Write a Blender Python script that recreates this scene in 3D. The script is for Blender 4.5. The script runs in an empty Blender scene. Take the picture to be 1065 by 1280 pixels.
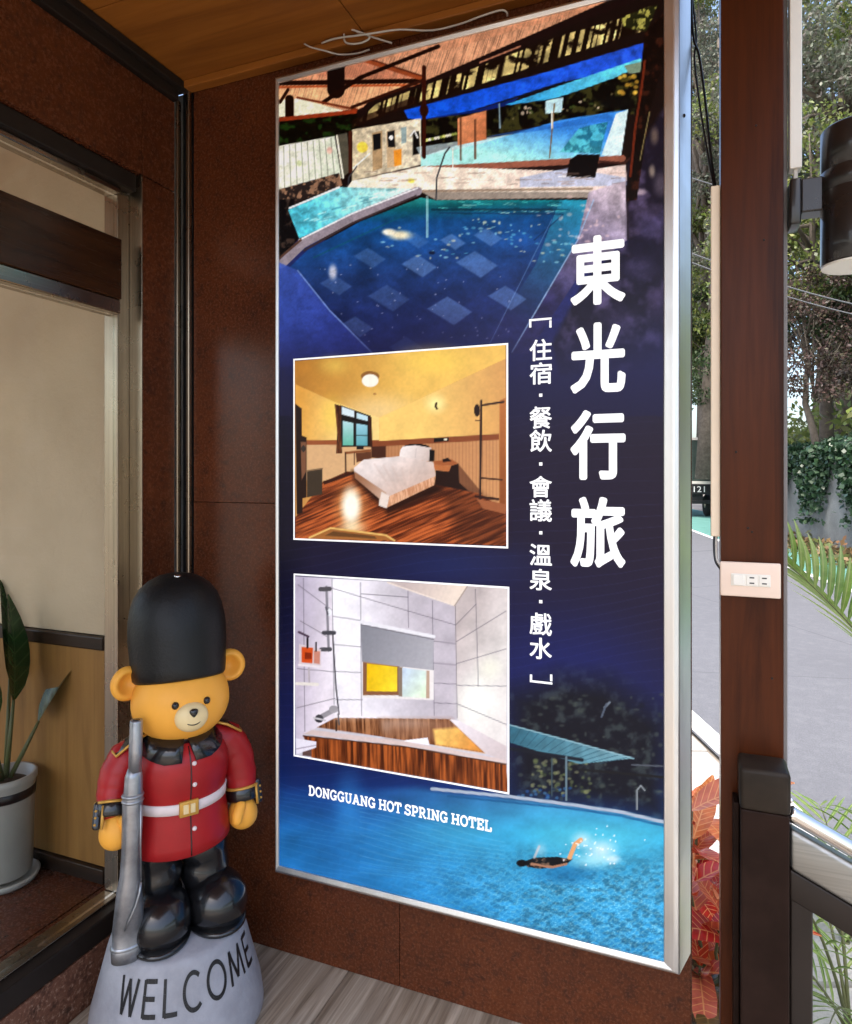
import bpy, bmesh, math, random
import numpy as np
from mathutils import Vector, Matrix, Euler
random.seed(7)
rng = np.random.default_rng(7)
R = math.radians
S = bpy.context.scene
C = S.collection

# ------------------------------------------------------------------ camera
TH = math.atan2(850.0, 2132.5)
CT, ST = math.cos(TH), math.sin(TH)
EYE = 1.316
FPX = 850.0
cam = bpy.data.cameras.new('camera')
cam.sensor_fit = 'HORIZONTAL'; cam.sensor_width = 36.0
cam.lens = 36.0 * FPX / 1065.0
cam.shift_y = -45.0 / 1065.0
cam.clip_start = 0.02; cam.clip_end = 3000
camo = bpy.data.objects.new('camera', cam); C.objects.link(camo)
camo.location = (0, 0, EYE); camo.rotation_euler = (R(90), 0, TH)
S.camera = camo

# ------------------------------------------------------------------ sky, sun, exposure
SUN_EL, SUN_AZ = R(62), R(192)          # azimuth measured from +Y towards +X
w = bpy.data.worlds.new('World'); S.world = w; w.use_nodes = True
nt = w.node_tree; nt.nodes.clear()
sky = nt.nodes.new('ShaderNodeTexSky'); sky.sky_type = 'NISHITA'; sky.sun_disc = False
sky.sun_elevation = SUN_EL; sky.sun_rotation = SUN_AZ
sky.air_density = 1.0; sky.dust_density = 4.0; sky.ozone_density = 1.0
bg = nt.nodes.new('ShaderNodeBackground'); bg.inputs[1].default_value = 0.13
out = nt.nodes.new('ShaderNodeOutputWorld')
nt.links.new(sky.outputs[0], bg.inputs[0]); nt.links.new(bg.outputs[0], out.inputs[0])
sl = bpy.data.lights.new('sun', 'SUN'); sl.energy = 1.5; sl.angle = R(12); sl.color = (1.0, 0.95, 0.87)
so = bpy.data.objects.new('sun', sl); C.objects.link(so)
sdir = Vector((math.sin(SUN_AZ) * math.cos(SUN_EL), math.cos(SUN_AZ) * math.cos(SUN_EL), math.sin(SUN_EL)))
so.rotation_euler = sdir.to_track_quat('Z', 'Y').to_euler(); so.location = sdir * 30
vs = S.view_settings
vs.view_transform = 'Standard'; vs.look = 'None'; vs.gamma = 1.0; vs.use_curve_mapping = False
vs.exposure = 1.9
S.cycles.max_bounces = 10; S.cycles.transparent_max_bounces = 16
S.cycles.use_denoising = True

# ------------------------------------------------------------------ helpers
WM = {}
def W(X, Z, z=0.0):
    """metres right of / ahead of the viewpoint -> world (the wall runs along world x)"""
    return Vector((CT * X - ST * Z, ST * X + CT * Z, z))
def proj(p):
    X = CT * p[0] + ST * p[1]; Z = -ST * p[0] + CT * p[1]
    return 532.5 + FPX * X / Z, 595 - FPX * (p[2] - EYE) / Z
def thing(name, label, cat, loc=(0, 0, 0), rotz=0.0, group=None):
    o = bpy.data.objects.new(name, None); C.objects.link(o)
    o.empty_display_size = 0.1
    o.location = loc; o.rotation_euler = (0, 0, rotz)
    o['label'] = label; o['category'] = cat
    if group: o['group'] = group
    WM[o] = Matrix.Translation(Vector(loc)) @ Matrix.Rotation(rotz, 4, 'Z')
    return o
def tag(o, label=None, cat=None, group=None, kind=None):
    if label: o['label'] = label
    if cat: o['category'] = cat
    if group: o['group'] = group
    if kind: o['kind'] = kind
    return o
def link(name, me, mat, parent=None, world=True, matrix=None, kind=None):
    o = bpy.data.objects.new(name, me); C.objects.link(o)
    if mat is not None and not me.materials: me.materials.append(mat)
    mpi = Matrix.Identity(4)
    if parent is not None:
        o.parent = parent
        if world:
            mpi = WM[parent].inverted(); o.matrix_parent_inverse = mpi
    if matrix is not None: o.matrix_basis = matrix
    WM[o] = (WM[parent] if parent is not None else Matrix.Identity(4)) @ mpi @ (matrix if matrix is not None else Matrix.Identity(4))
    if kind: o['kind'] = kind
    return o

class MB:
    def __init__(s): s.v = []; s.f = []; s.sm = []
    def add(s, vs, fs, smooth=False):
        b = len(s.v); s.v += [tuple(p) for p in vs]
        s.f += [tuple(i + b for i in f) for f in fs]; s.sm += [smooth] * len(fs)
        return s
    def box(s, lo, hi, bevel=0.0, seg=2, mtx=None):
        bm = bmesh.new(); bmesh.ops.create_cube(bm, size=1.0)
        lo = Vector(lo); hi = Vector(hi); c = (lo + hi) / 2; d = hi - lo
        for v in bm.verts: v.co = Vector((v.co.x * d.x, v.co.y * d.y, v.co.z * d.z)) + c
        if bevel > 0: bmesh.ops.bevel(bm, geom=bm.edges[:], offset=bevel, segments=seg, affect='EDGES', profile=0.5)
        if mtx is not None: bmesh.ops.transform(bm, matrix=mtx, verts=bm.verts[:])
        bm.verts.index_update()
        s.add([v.co[:] for v in bm.verts], [[v.index for v in f.verts] for f in bm.faces], bevel > 0 and seg > 2)
        bm.free(); return s
    def limb(s, pts, rad, n=12, flat=1.0, cap=True, round_end=False, up=None):
        """tube along pts with a radius per point (rad may be (rx,ry) pairs)"""
        pts = [Vector(p) for p in pts]
        rad = [(r, r * flat) if not isinstance(r, tuple) else r for r in (rad if isinstance(rad, list) else [rad] * len(pts))]
        if round_end:
            def capof(p, q, r):
                d = (p - q).normalized(); m = (r[0] + r[1]) / 2
                return [(p + d * m * math.sin(a), (r[0] * math.cos(a), r[1] * math.cos(a))) for a in (R(28), R(55), R(78))]
            a = capof(pts[0], pts[1], rad[0]); b = capof(pts[-1], pts[-2], rad[-1])
            pts = [x[0] for x in reversed(a)] + pts + [x[0] for x in b]
            rad = [x[1] for x in reversed(a)] + rad + [x[1] for x in b]
        up = Vector(up) if up is not None else Vector((0.13, 0.31, 0.94))
        vs = []; last = None
        for i, p in enumerate(pts):
            t = (pts[min(i + 1, len(pts) - 1)] - pts[max(i - 1, 0)])
            t = t.normalized() if t.length > 1e-9 else Vector((0, 0, 1))
            if last is None:
                a = up if abs(t.dot(up.normalized())) < 0.95 else Vector((1, 0, 0))
                last = (a - t * a.dot(t)).normalized()
            else:
                last = (last - t * last.dot(t)).normalized()
            b = t.cross(last)
            for k in range(n):
                an = 2 * math.pi * k / n
                vs.append(p + last * (rad[i][0] * math.cos(an)) + b * (rad[i][1] * math.sin(an)))
        fs = []
        for i in range(len(pts) - 1):
            for k in range(n):
                fs.append((i * n + k, i * n + (k + 1) % n, (i + 1) * n + (k + 1) % n, (i + 1) * n + k))
        if cap:
            fs.append(tuple(range(n))[::-1]); fs.append(tuple((len(pts) - 1) * n + k for k in range(n)))
        s.add(vs, fs, True); return s
    def lathe(s, prof, c=(0, 0, 0), n=40, sx=1.0, sy=1.0, mtx=None):
        vs = []; fs = []
        for (r, z) in prof:
            for k in range(n):
                a = 2 * math.pi * k / n
                p = Vector((r * sx * math.cos(a), r * sy * math.sin(a), z))
                vs.append((mtx @ p if mtx is not None else p) + Vector(c))
        for i in range(len(prof) - 1):
            for k in range(n):
                fs.append((i * n + k, i * n + (k + 1) % n, (i + 1) * n + (k + 1) % n, (i + 1) * n + k))
        fs.append(tuple(range(n))[::-1]); fs.append(tuple((len(prof) - 1) * n + k for k in range(n)))
        s.add(vs, fs, True); return s
    def ball(s, c, r, nu=24, nv=16, mtx=None, fn=None):
        rx, ry, rz = (r, r, r) if not isinstance(r, tuple) else r
        vs = [(0, 0, -1)]; fs = []
        for j in range(1, nv):
            b = -math.pi / 2 + math.pi * j / nv
            for k in range(nu):
                a = 2 * math.pi * k / nu
                vs.append((math.cos(b) * math.cos(a), math.cos(b) * math.sin(a), math.sin(b)))
        vs.append((0, 0, 1)); top = len(vs) - 1
        for k in range(nu): fs.append((0, 1 + (k + 1) % nu, 1 + k))
        for j in range(nv - 2):
            for k in range(nu):
                a = 1 + j * nu
                fs.append((a + k, a + (k + 1) % nu, a + nu + (k + 1) % nu, a + nu + k))
        a = 1 + (nv - 2) * nu
        for k in range(nu): fs.append((a + k, a + (k + 1) % nu, top))
        res = []
        for p in vs:
            q = Vector(p)
            if fn: q = Vector(fn(q))
            q = Vector((q.x * rx, q.y * ry, q.z * rz))
            if mtx is not None: q = mtx @ q
            res.append(q + Vector(c))
        s.add(res, fs, True); return s
    def mesh(s, name='mesh'):
        me = bpy.data.meshes.new(name); me.from_pydata(s.v, [], s.f); me.update()
        me.polygons.foreach_set('use_smooth', s.sm)
        return me
    def build(s, name, mat, parent=None, world=True, kind=None, recalc=True):
        me = s.mesh(name)
        if recalc:
            bm = bmesh.new(); bm.from_mesh(me); bmesh.ops.recalc_face_normals(bm, faces=bm.faces[:]); bm.to_mesh(me); bm.free()
        return link(name, me, mat, parent, world, None, kind)
def boxo(name, lo, hi, mat, parent=None, bevel=0.0, world=True, kind=None, seg=2):
    return MB().box(lo, hi, bevel, seg).build(name, mat, parent, world, kind)

# ------------------------------------------------------------------ materials
def srgb(r, g, b):
    f = lambda c: c / 12.92 if c <= 0.04045 else ((c + 0.055) / 1.055) ** 2.4
    return (f(r / 255), f(g / 255), f(b / 255), 1.0)
class NT:
    def __init__(s, name):
        s.m = bpy.data.materials.new(name); s.m.use_nodes = True
        s.t = s.m.node_tree; s.b = s.t.nodes['Principled BSDF']; s.o = s.t.nodes['Material Output']
        s._co = None
    def n(s, k, **kw):
        x = s.t.nodes.new(k)
        for a, b in kw.items(): setattr(x, a, b)
        return x
    def l(s, a, b): s.t.links.new(a, b)
    def coord(s, scale=(1, 1, 1), rot=(0, 0, 0)):
        tc = s.n('ShaderNodeTexCoord'); mp = s.n('ShaderNodeMapping')
        mp.inputs['Scale'].default_value = scale; mp.inputs['Rotation'].default_value = rot
        s.l(tc.outputs['Object'], mp.inputs['Vector']); return mp.outputs[0]
    def noise(s, co, scale, detail=4, rough=0.55, dist=0.0):
        x = s.n('ShaderNodeTexNoise'); x.inputs['Scale'].default_value = scale
        x.inputs['Detail'].default_value = detail; x.inputs['Roughness'].default_value = rough
        x.inputs['Distortion'].default_value = dist
        s.l(co, x.inputs['Vector']); return x.outputs['Fac']
    def ramp(s, fac, stops):
        x = s.n('ShaderNodeValToRGB'); e = x.color_ramp.elements
        while len(e) < len(stops): e.new(0.5)
        for i, (p, c) in enumerate(stops):
            e[i].position = p; e[i].color = c if len(c) == 4 else (*c, 1)
        s.l(fac, x.inputs[0]); return x.outputs[0]
    def mix(s, fac, a, b, mode='MIX'):
        x = s.n('ShaderNodeMix'); x.data_type = 'RGBA'; x.blend_type = mode
        for i, v in ((0, fac), (6, a), (7, b)):
            if hasattr(v, 'is_output'): s.l(v, x.inputs[i])
            else: x.inputs[i].default_value = v
        return x.outputs[2]
    def mapr(s, v, lo, hi, a=0.0, b=1.0):
        x = s.n('ShaderNodeMapRange'); s.l(v, x.inputs[0])
        for i, q in ((1, a), (2, b), (3, lo), (4, hi)): x.inputs[i].default_value = q
        return x.outputs[0]
    def bump(s, h, strength=0.2, dist=0.002):
        x = s.n('ShaderNodeBump'); x.inputs['Strength'].default_value = strength; x.inputs['Distance'].default_value = dist
        s.l(h, x.inputs['Height']); s.l(x.outputs[0], s.b.inputs['Normal'])
    def set(s, **kw):
        for k, v in kw.items():
            i = s.b.inputs[{'col': 'Base Color', 'rough': 'Roughness', 'metal': 'Metallic', 'spec': 'Specular IOR Level', 'coat': 'Coat Weight'}.get(k, k)]
            if hasattr(v, 'is_output'): s.l(v, i)
            else: i.default_value = v
        return s

def painted(name, col, rough=0.45, var=0.12, scale=9, bump=0.08, bscale=60, metal=0.0, coat=0.0, spec=0.5):
    t = NT(name); co = t.coord()
    a = tuple(c * (1 - var) for c in col[:3]) + (1,); b = tuple(min(1, c * (1 + var)) for c in col[:3]) + (1,)
    t.set(col=t.ramp(t.noise(co, scale, 5, 0.6), [(0.25, a), (0.75, b)]), metal=metal, coat=coat, spec=spec)
    t.set(rough=t.mapr(t.noise(co, scale * 2.3, 4), rough * 0.8, min(1, rough * 1.25)))
    if bump: t.bump(t.noise(co, bscale, 4), bump)
    return t.m

def granite(name, base, dark, light, scale=1.0, rough=0.23, bumpy=0.03):
    t = NT(name); co = t.coord()
    n1 = t.noise(co, 26 * scale, 8, 0.72, 0.3); n2 = t.noise(co, 2.6 * scale, 5, 0.62); n3 = t.noise(co, 150 * scale, 4, 0.7); n4 = t.noise(co, 75 * scale, 5, 0.7)
    c = t.ramp(n1, [(0.28, dark), (0.46, base), (0.58, base), (0.76, light)])
    c = t.mix(t.mapr(n2, 0.0, 0.65, 0.38, 0.66), c, t.mix(0.55, c, dark))
    c = t.mix(t.mapr(n4, 0.8, 0.0, 0.32, 0.50), c, dark)
    c = t.mix(t.mapr(n3, 0.0, 0.75, 0.52, 0.72), c, light)
    t.set(col=c, rough=t.mapr(n3, rough * 0.7, rough * 1.6), spec=0.35)
    t.bump(n1, bumpy, 0.001)
    return t.m

def wood(name, base, dark, along='Z', scale=1.0, rough=0.35, coat=0.0, bump=0.05, spec=0.3):
    t = NT(name)
    sc = {'X': (0.6, 9, 9), 'Y': (9, 0.6, 9), 'Z': (9, 9, 0.6)}[along]
    co = t.coord(tuple(a * scale for a in sc)); co2 = t.coord()
    n1 = t.noise(co, 2.2, 8, 0.62, 0.9); n2 = t.noise(co, 11, 5, 0.6); n3 = t.noise(co2, 2.3, 3)
    c = t.ramp(n1, [(0.3, dark), (0.5, base), (0.7, tuple(min(1, x * 1.25) for x in base[:3]) + (1,))])
    c = t.mix(t.mapr(n2, 0.0, 0.35, 0.4, 0.75), c, dark)
    c = t.mix(t.mapr(n3, 0.0, 0.3, 0.4, 0.7), c, tuple(x * 0.7 for x in base[:3]) + (1,))
    t.set(col=c, rough=t.mapr(n2, rough * 0.8, rough * 1.3), coat=coat, spec=spec)
    t.bump(n2, bump, 0.001); return t.m

def metal(name, col, rough=0.25, along='Z', streak=0.25):
    t = NT(name); sc = {'X': (0.5, 60, 60), 'Y': (60, 0.5, 60), 'Z': (60, 60, 0.5)}[along]
    n = t.noise(t.coord(sc), 3, 4, 0.6); n2 = t.noise(t.coord(), 12, 4)
    t.set(col=t.ramp(n, [(0.3, tuple(c * (1 - streak) for c in col[:3]) + (1,)), (0.7, col)]), metal=1.0,
          rough=t.mapr(n2, rough * 0.7, rough * 1.5))
    return t.m

def leafm(name, cols, rough=0.45, trans=0.25, spec=0.4):
    t = NT(name)
    g = t.n('ShaderNodeNewGeometry')
    n = len(cols)
    c = t.ramp(g.outputs['Random Per Island'], [((i + 0.5) / n, k) for i, k in enumerate(cols)])
    t.set(col=c, rough=rough, spec=spec)
    tr = t.n('ShaderNodeBsdfTranslucent'); t.l(c, tr.inputs[0])
    mx = t.n('ShaderNodeMixShader'); mx.inputs[0].default_value = trans
    t.l(t.b.outputs[0], mx.inputs[1]); t.l(tr.outputs[0], mx.inputs[2]); t.l(mx.outputs[0], t.o.inputs[0])
    return t.m

M = {}
M['granite'] = granite('granite_brown', (0.120, 0.032, 0.0115, 1), (0.030, 0.011, 0.007, 1), (0.20, 0.058, 0.020, 1), 1.0)
M['granite2'] = granite('granite_red', (0.24, 0.10, 0.06, 1), (0.03, 0.018, 0.014, 1), (0.42, 0.25, 0.17, 1), 0.6, 0.22)
M['ply'] = wood('plywood', (0.34, 0.115, 0.018, 1), (0.19, 0.058, 0.009, 1), 'X', 0.55, 0.45, 0.0)
M['pillar'] = wood('pillar_wood', (0.066, 0.016, 0.0045, 1), (0.012, 0.0035, 0.002, 1), 'Z', 0.9, 0.30, 0.0, spec=0.15)
M['darkframe'] = painted('dark_bronze', (0.020, 0.014, 0.011, 1), 0.4, 0.2, 8, 0.03, spec=0.25)
M['steel'] = metal('brushed_steel', (0.42, 0.345, 0.26, 1), 0.26)
M['steely'] = metal('brushed_steel_y', (0.42, 0.36, 0.29, 1), 0.24, 'Y')
M['chrome'] = metal('polished_steel', (0.78, 0.76, 0.72, 1), 0.12, 'X', 0.1)
M['alu'] = metal('aluminium_frame', (0.80, 0.79, 0.77, 1), 0.34, 'Z', 0.08)
M['dullmetal'] = metal('dull_rail_metal', (0.36, 0.36, 0.34, 1), 0.4, 'X', 0.3)
M['greystrip'] = painted('grey_strip', (0.20, 0.18, 0.17, 1), 0.5, 0.15, 8, 0.0)
M['cablegrey'] = painted('cable_grey', (0.16, 0.16, 0.17, 1), 0.6, 0.1, 8, 0.0)
M['brass'] = metal('brass', (0.65, 0.38, 0.12, 1), 0.28)

# floor tile with wood look, grain runs towards the wall
t = NT('wood_look_tile'); co = t.coord((46, 1.6, 1)); co2 = t.coord((140, 5, 1)); co3 = t.coord()
n1 = t.noise(co, 1.0, 7, 0.62, 0.6); n2 = t.noise(co2, 1.0, 4, 0.6); n3 = t.noise(co3, 7, 5)
c = t.ramp(n1, [(0.28, (0.11, 0.078, 0.052, 1)), (0.44, (0.30, 0.235, 0.17, 1)), (0.68, (0.58, 0.49, 0.385, 1))])
c = t.mix(t.mapr(n2, 0, 0.4, 0.45, 0.75), c, (0.10, 0.08, 0.065, 1))
c = t.mix(t.mapr(n3, 0, 0.35, 0.45, 0.7), c, (0.32, 0.275, 0.225, 1))
t.set(col=c, rough=0.5, spec=0.3); t.bump(n1, 0.12, 0.001); M['tile'] = t.m
# wallpaper
t = NT('wallpaper'); co = t.coord(); n1 = t.noise(co, 30, 6, 0.7); n2 = t.noise(co, 3, 3)
t.set(col=t.ramp(n2, [(0.3, (0.52, 0.395, 0.26, 1)), (0.7, (0.62, 0.485, 0.335, 1))]), rough=0.8); t.bump(n1, 0.5, 0.004); M['wallpaper'] = t.m
M['wainscot'] = wood('wainscot_wood', (0.34, 0.17, 0.05, 1), (0.22, 0.10, 0.028, 1), 'Z', 0.7, 0.4)
M['darkwood'] = wood('dark_trim', (0.035, 0.018, 0.010, 1), (0.012, 0.007, 0.005, 1), 'X', 1.0, 0.35)
M['brownbeam'] = wood('brown_beam', (0.045, 0.016, 0.006, 1), (0.012, 0.005, 0.003, 1), 'Y', 1.2, 0.25, 0.0)
# window glass: thin pane with Fresnel reflection
t = NT('window_glass'); t.t.nodes.remove(t.b)
tr = t.n('ShaderNodeBsdfTransparent'); tr.inputs[0].default_value = (0.93, 0.95, 0.93, 1)
gl = t.n('ShaderNodeBsdfGlossy'); gl.inputs['Roughness'].default_value = 0.02
fr = t.n('ShaderNodeFresnel'); fr.inputs[0].default_value = 1.16
mx = t.n('ShaderNodeMixShader'); t.l(fr.outputs[0], mx.inputs[0]); t.l(tr.outputs[0], mx.inputs[1]); t.l(gl.outputs[0], mx.inputs[2]); t.l(mx.outputs[0], t.o.inputs[0])
M['glass'] = t.m
# outdoors
t = NT('asphalt'); co = t.coord(); n1 = t.noise(co, 120, 5, 0.7); n2 = t.noise(co, 0.7, 6, 0.6); n3 = t.noise(co, 9, 4)
c = t.ramp(n1, [(0.3, (0.075, 0.076, 0.083, 1)), (0.7, (0.155, 0.157, 0.17, 1))])
c = t.mix(t.mapr(n2, 0, 0.5, 0.4, 0.7), c, (0.095, 0.096, 0.105, 1)); c = t.mix(t.mapr(n3, 0, 0.25, 0.5, 0.7), c, (0.18, 0.18, 0.19, 1))
v = t.n('ShaderNodeTexVoronoi'); v.feature = 'DISTANCE_TO_EDGE'; v.inputs['Scale'].default_value = 0.2; t.l(t.coord((1, 1, 1), (0, 0, 0.7)), v.inputs['Vector'])
c = t.mix(t.mapr(v.outputs['Distance'], 0.6, 0.0, 0.0, 0.003), c, (0.045, 0.045, 0.05, 1))
t.set(col=c, rough=0.85); t.bump(n1, 0.3, 0.004); M['asphalt'] = t.m
def ground(name, a, b, s=2.5):
    t = NT(name); co = t.coord(); n1 = t.noise(co, s, 7, 0.65); n2 = t.noise(co, s * 30, 4, 0.7)
    c = t.ramp(n1, [(0.3, a), (0.7, b)]); c = t.mix(t.mapr(n2, 0, 0.5, 0.45, 0.75), c, tuple(x * 0.55 for x in a[:3]) + (1,))
    t.set(col=c, rough=0.9); t.bump(n2, 0.3, 0.006); return t.m
M['concrete'] = ground('pale_concrete', (0.42, 0.40, 0.37, 1), (0.58, 0.56, 0.52, 1))
M['greenpaint'] = ground('green_road_paint', (0.07, 0.20, 0.17, 1), (0.11, 0.27, 0.23, 1))
M['whitepaint'] = ground('white_road_paint', (0.62, 0.62, 0.60, 1), (0.8, 0.8, 0.78, 1), 4)
M['soil'] = ground('soil', (0.05, 0.035, 0.02, 1), (0.10, 0.075, 0.045, 1))
M['grassy'] = ground('hillside_ground', (0.03, 0.05, 0.015, 1), (0.07, 0.09, 0.03, 1), 0.6)
M['forecourt'] = ground('worn_paving', (0.20, 0.17, 0.14, 1), (0.30, 0.265, 0.22, 1), 0.8)
M['oldwall'] = ground('weathered_concrete', (0.10, 0.10, 0.095, 1), (0.24, 0.24, 0.23, 1), 1.2)
M['bark'] = ground('bark', (0.07, 0.055, 0.04, 1), (0.17, 0.14, 0.11, 1), 6)
M['white'] = painted('white_plastic', (0.80, 0.76, 0.68, 1), 0.35, 0.05, 6, 0.0)
M['cream'] = painted('cream_plastic', (0.84, 0.68, 0.50, 1), 0.4, 0.08, 6, 0.0)
M['blackpl'] = painted('black_plastic', (0.012, 0.012, 0.013, 1), 0.35, 0.2, 8, 0.0)
M['blackmetal'] = painted('black_lamp_metal', (0.020, 0.016, 0.014, 1), 0.28, 0.15, 8, 0.0, metal=0.3, coat=0.3)
M['wire'] = painted('white_wire', (0.62, 0.58, 0.52, 1), 0.5, 0.1, 10, 0.0)
M['postbrown'] = painted('brown_painted_steel', (0.018, 0.0095, 0.007, 1), 0.42, 0.35, 14, 0.05, spec=0.06)
M['capgrey'] = painted('bronze_cap', (0.024, 0.017, 0.012, 1), 0.36, 0.35, 18, 0.05, spec=0.15)

# ------------------------------------------------------------------ setting: grounds
GZ = EYE - 1.852
def sheet(name, pts, z, mat, kind='structure', thick=0.0):
    n = len(pts); m = MB()
    if thick:
        m.add([(p[0], p[1], z) for p in pts] + [(p[0], p[1], z - thick) for p in pts],
              [tuple(range(n))] + [(i, i + n, (i + 1) % n + n, (i + 1) % n) for i in range(n)])
    else:
        m.add([(p[0], p[1], z) for p in pts], [tuple(range(n))])
    return m.build(name, mat, kind=kind)
sheet('ground', [(-900, -900), (900, -900), (900, 900), (-900, 900)], GZ - 0.03, M['forecourt'])
def far_x(Z): return 4.79 + 0.18 * Z
Zs = [-40, -10, 0, 5, 10, 15, 20, 25, 30, 40, 60, 90]
near = [W(1.93 + (0.004 * max(0, Z - 6) ** 2 if Z < 40 else 4.6 + (Z - 40) * 0.18), Z) for Z in Zs]
far = [W(far_x(Z) + 0.12, Z) for Z in Zs]
sheet('road', near + far[::-1], GZ, M['asphalt'])
gfar = [W(far_x(Z) + 3.2, Z) for Z in Zs]
sheet('green_walkway', [W(far_x(Z) + 0.1, Z) for Z in Zs] + [W(far_x(Z) + 3.3, Z) for Z in Zs][::-1], GZ + 0.004, M['greenpaint'])
def strip(name, xs, wd, z, mat):
    m = MB(); vs = []; fs = []
    for i, (Z, X) in enumerate(xs):
        vs += [W(X - wd / 2, Z, z), W(X + wd / 2, Z, z)]
        if i: fs.append((2 * i - 2, 2 * i - 1, 2 * i + 1, 2 * i))
    m.add(vs, fs); return m.build(name, mat, kind='structure')
strip('road_edge_line', [(Z, far_x(Z) + 0.1) for Z in Zs], 0.14, GZ + 0.008, M['whitepaint'])
strip('road_edge_line', [(Z, 2.02 + (0.004 * max(0, Z - 6) ** 2 if Z < 40 else 4.6)) for Z in Zs[:9]], 0.15, GZ + 0.004, M['whitepaint'])
# kerb-side pavement of pale slabs between the road and the porch
m = MB()
m.add([W(0.2, -6, GZ + 0.002), W(1.86, -6, GZ + 0.002), W(1.86, 12, GZ + 0.002), W(0.2, 12, GZ + 0.002)], [(0, 1, 2, 3)])
pave = m.build('pavement', M['soil'], kind='structure')
for i in range(14):
    for j, (xa, xb) in enumerate(((0.62, 1.22), (1.24, 1.84))):
        za = -4.0 + i * 1.02 + 0.3 * j; zb = za + 1.0
        h = GZ + 0.05 + random.uniform(-0.006, 0.006)
        pts = [W(xa, za, h), W(xb, za, h), W(xb, zb, h), W(xa, zb, h)]
        low = [Vector((p.x, p.y, GZ - 0.02)) for p in pts]
        MB().add(pts + low, [(0, 1, 2, 3), (0, 4, 5, 1), (1, 5, 6, 2), (2, 6, 7, 3), (3, 7, 4, 0)]).build('paving_slab', M['concrete'], pave)

# ------------------------------------------------------------------ porch floor, ceiling
WY = 1.60            # face of the granite wall
LX = -1.41           # face of the entrance wall
CZ = 2.46            # ceiling
fl = boxo('porch_floor', (-1.62, -1.2, -0.50), (0.30, 1.66, -0.012), M['concrete'], kind='structure')
xs = [-1.405, -0.86, -0.26, 0.295]; ys = [-1.19, -0.1, 1.1, 1.655]
for i in range(3):
    for j in range(3):
        MB().box((xs[i] + 0.001, ys[j] + 0.001, -0.012), (xs[i + 1] - 0.001, ys[j + 1] - 0.001, 0.0), 0.0008, 1).build('tile', M['tile'], fl)
ce = boxo('ceiling', (-1.60, -0.75, CZ + 0.02), (0.34, 1.64, CZ + 0.14), M['darkwood'], kind='structure')
xs = [-1.40, -0.80, -0.20, 0.33]; ys = [-0.74, 0.02, 1.25, 1.63]
for i in range(3):
    for j in range(3):
        MB().box((xs[i] + 0.0015, ys[j] + 0.0015, CZ), (xs[i + 1] - 0.0015, ys[j + 1] - 0.0015, CZ + 0.02), 0.001, 1).build('panel', M['ply'], ce)
MB().box((-1.40, 1.565, CZ - 0.022), (-0.02, 1.598, CZ - 0.0005), 0.003, 2).build('trim_strip', M['ply'], ce)

# ------------------------------------------------------------------ granite wall behind the sign
gw = thing('granite_wall', 'polished brown granite wall carrying the tall lit sign', 'wall', (-0.7, WY + 0.06, 0))
boxo('core', (-1.56, WY + 0.022, -0.5), (-0.016, WY + 0.11, CZ - 0.003), M['concrete'], gw)
xsp = [-1.372, -0.711, -0.012]; zsp = [0.001, 1.24, CZ - 0.002]
for i in range(2):
    for j in range(2):
        MB().box((xsp[i] + 0.0008, WY, zsp[j] + 0.0008), (xsp[i + 1] - 0.0008, WY + 0.02, zsp[j + 1] - 0.0008), 0.0009, 1).build('granite_panel', M['granite'], gw)
boxo('end_panel', (-0.0155, WY + 0.023, -0.49), (-0.011, WY + 0.112, CZ - 0.003), M['granite'], gw)
# corner channel
cc = thing('corner_channel', 'pair of slim steel strips with dark gap in the granite corner', 'trim', (-1.39, 1.58, 0))
boxo('channel_back', (-1.409, WY - 0.001, 0.0), (-1.374, WY + 0.018, CZ - 0.004), M['blackpl'], cc)
boxo('strip', (-1.409, 1.566, 0.0), (-1.400, 1.582, CZ - 0.05), M['steel'], cc, 0.003)
boxo('strip', (-1.388, 1.584, 0.0), (-1.374, WY - 0.002, CZ - 0.004), M['steel'], cc, 0.004)

# ------------------------------------------------------------------ entrance wall (left) with glass
GX = -1.456
ew = thing('entrance_wall', 'brown granite pilaster, header and plinth around the glass entrance', 'wall', (-1.45, 1.4, 0))
boxo('pilaster_panel', (-1.45, 1.441, 0.127), (LX, 1.565, 2.138), M['granite'], ew, 0.0009, seg=1)
boxo('header_panel', (-1.45, -1.15, 2.142), (LX, 1.441, 2.40), M['granite'], ew, 0.0009, seg=1)
boxo('header_panel', (-1.45, 1.443, 2.142), (LX, 1.565, 2.40), M['granite'], ew, 0.0009, seg=1)
boxo('plinth', (-1.56, -1.15, -0.012), (LX - 0.002, 1.565, 0.124), M['granite2'], ew, 0.001, seg=1)
boxo('core', (-1.56, 1.462, 0.126), (-1.452, 1.62, CZ - 0.002), M['concrete'], ew)
boxo('header_core', (-1.56, -1.15, 2.143), (-1.452, 1.46, CZ - 0.002), M['concrete'], ew)
boxo('ceiling_trim', (-1.45, -1.15, 2.402), (LX + 0.016, 1.565, CZ - 0.002), M['darkframe'], ew, 0.003)
boxo('ceiling_trim', (-1.45, -1.15, 2.432), (LX + 0.034, 1.585, CZ - 0.003), M['darkframe'], ew, 0.003)

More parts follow.
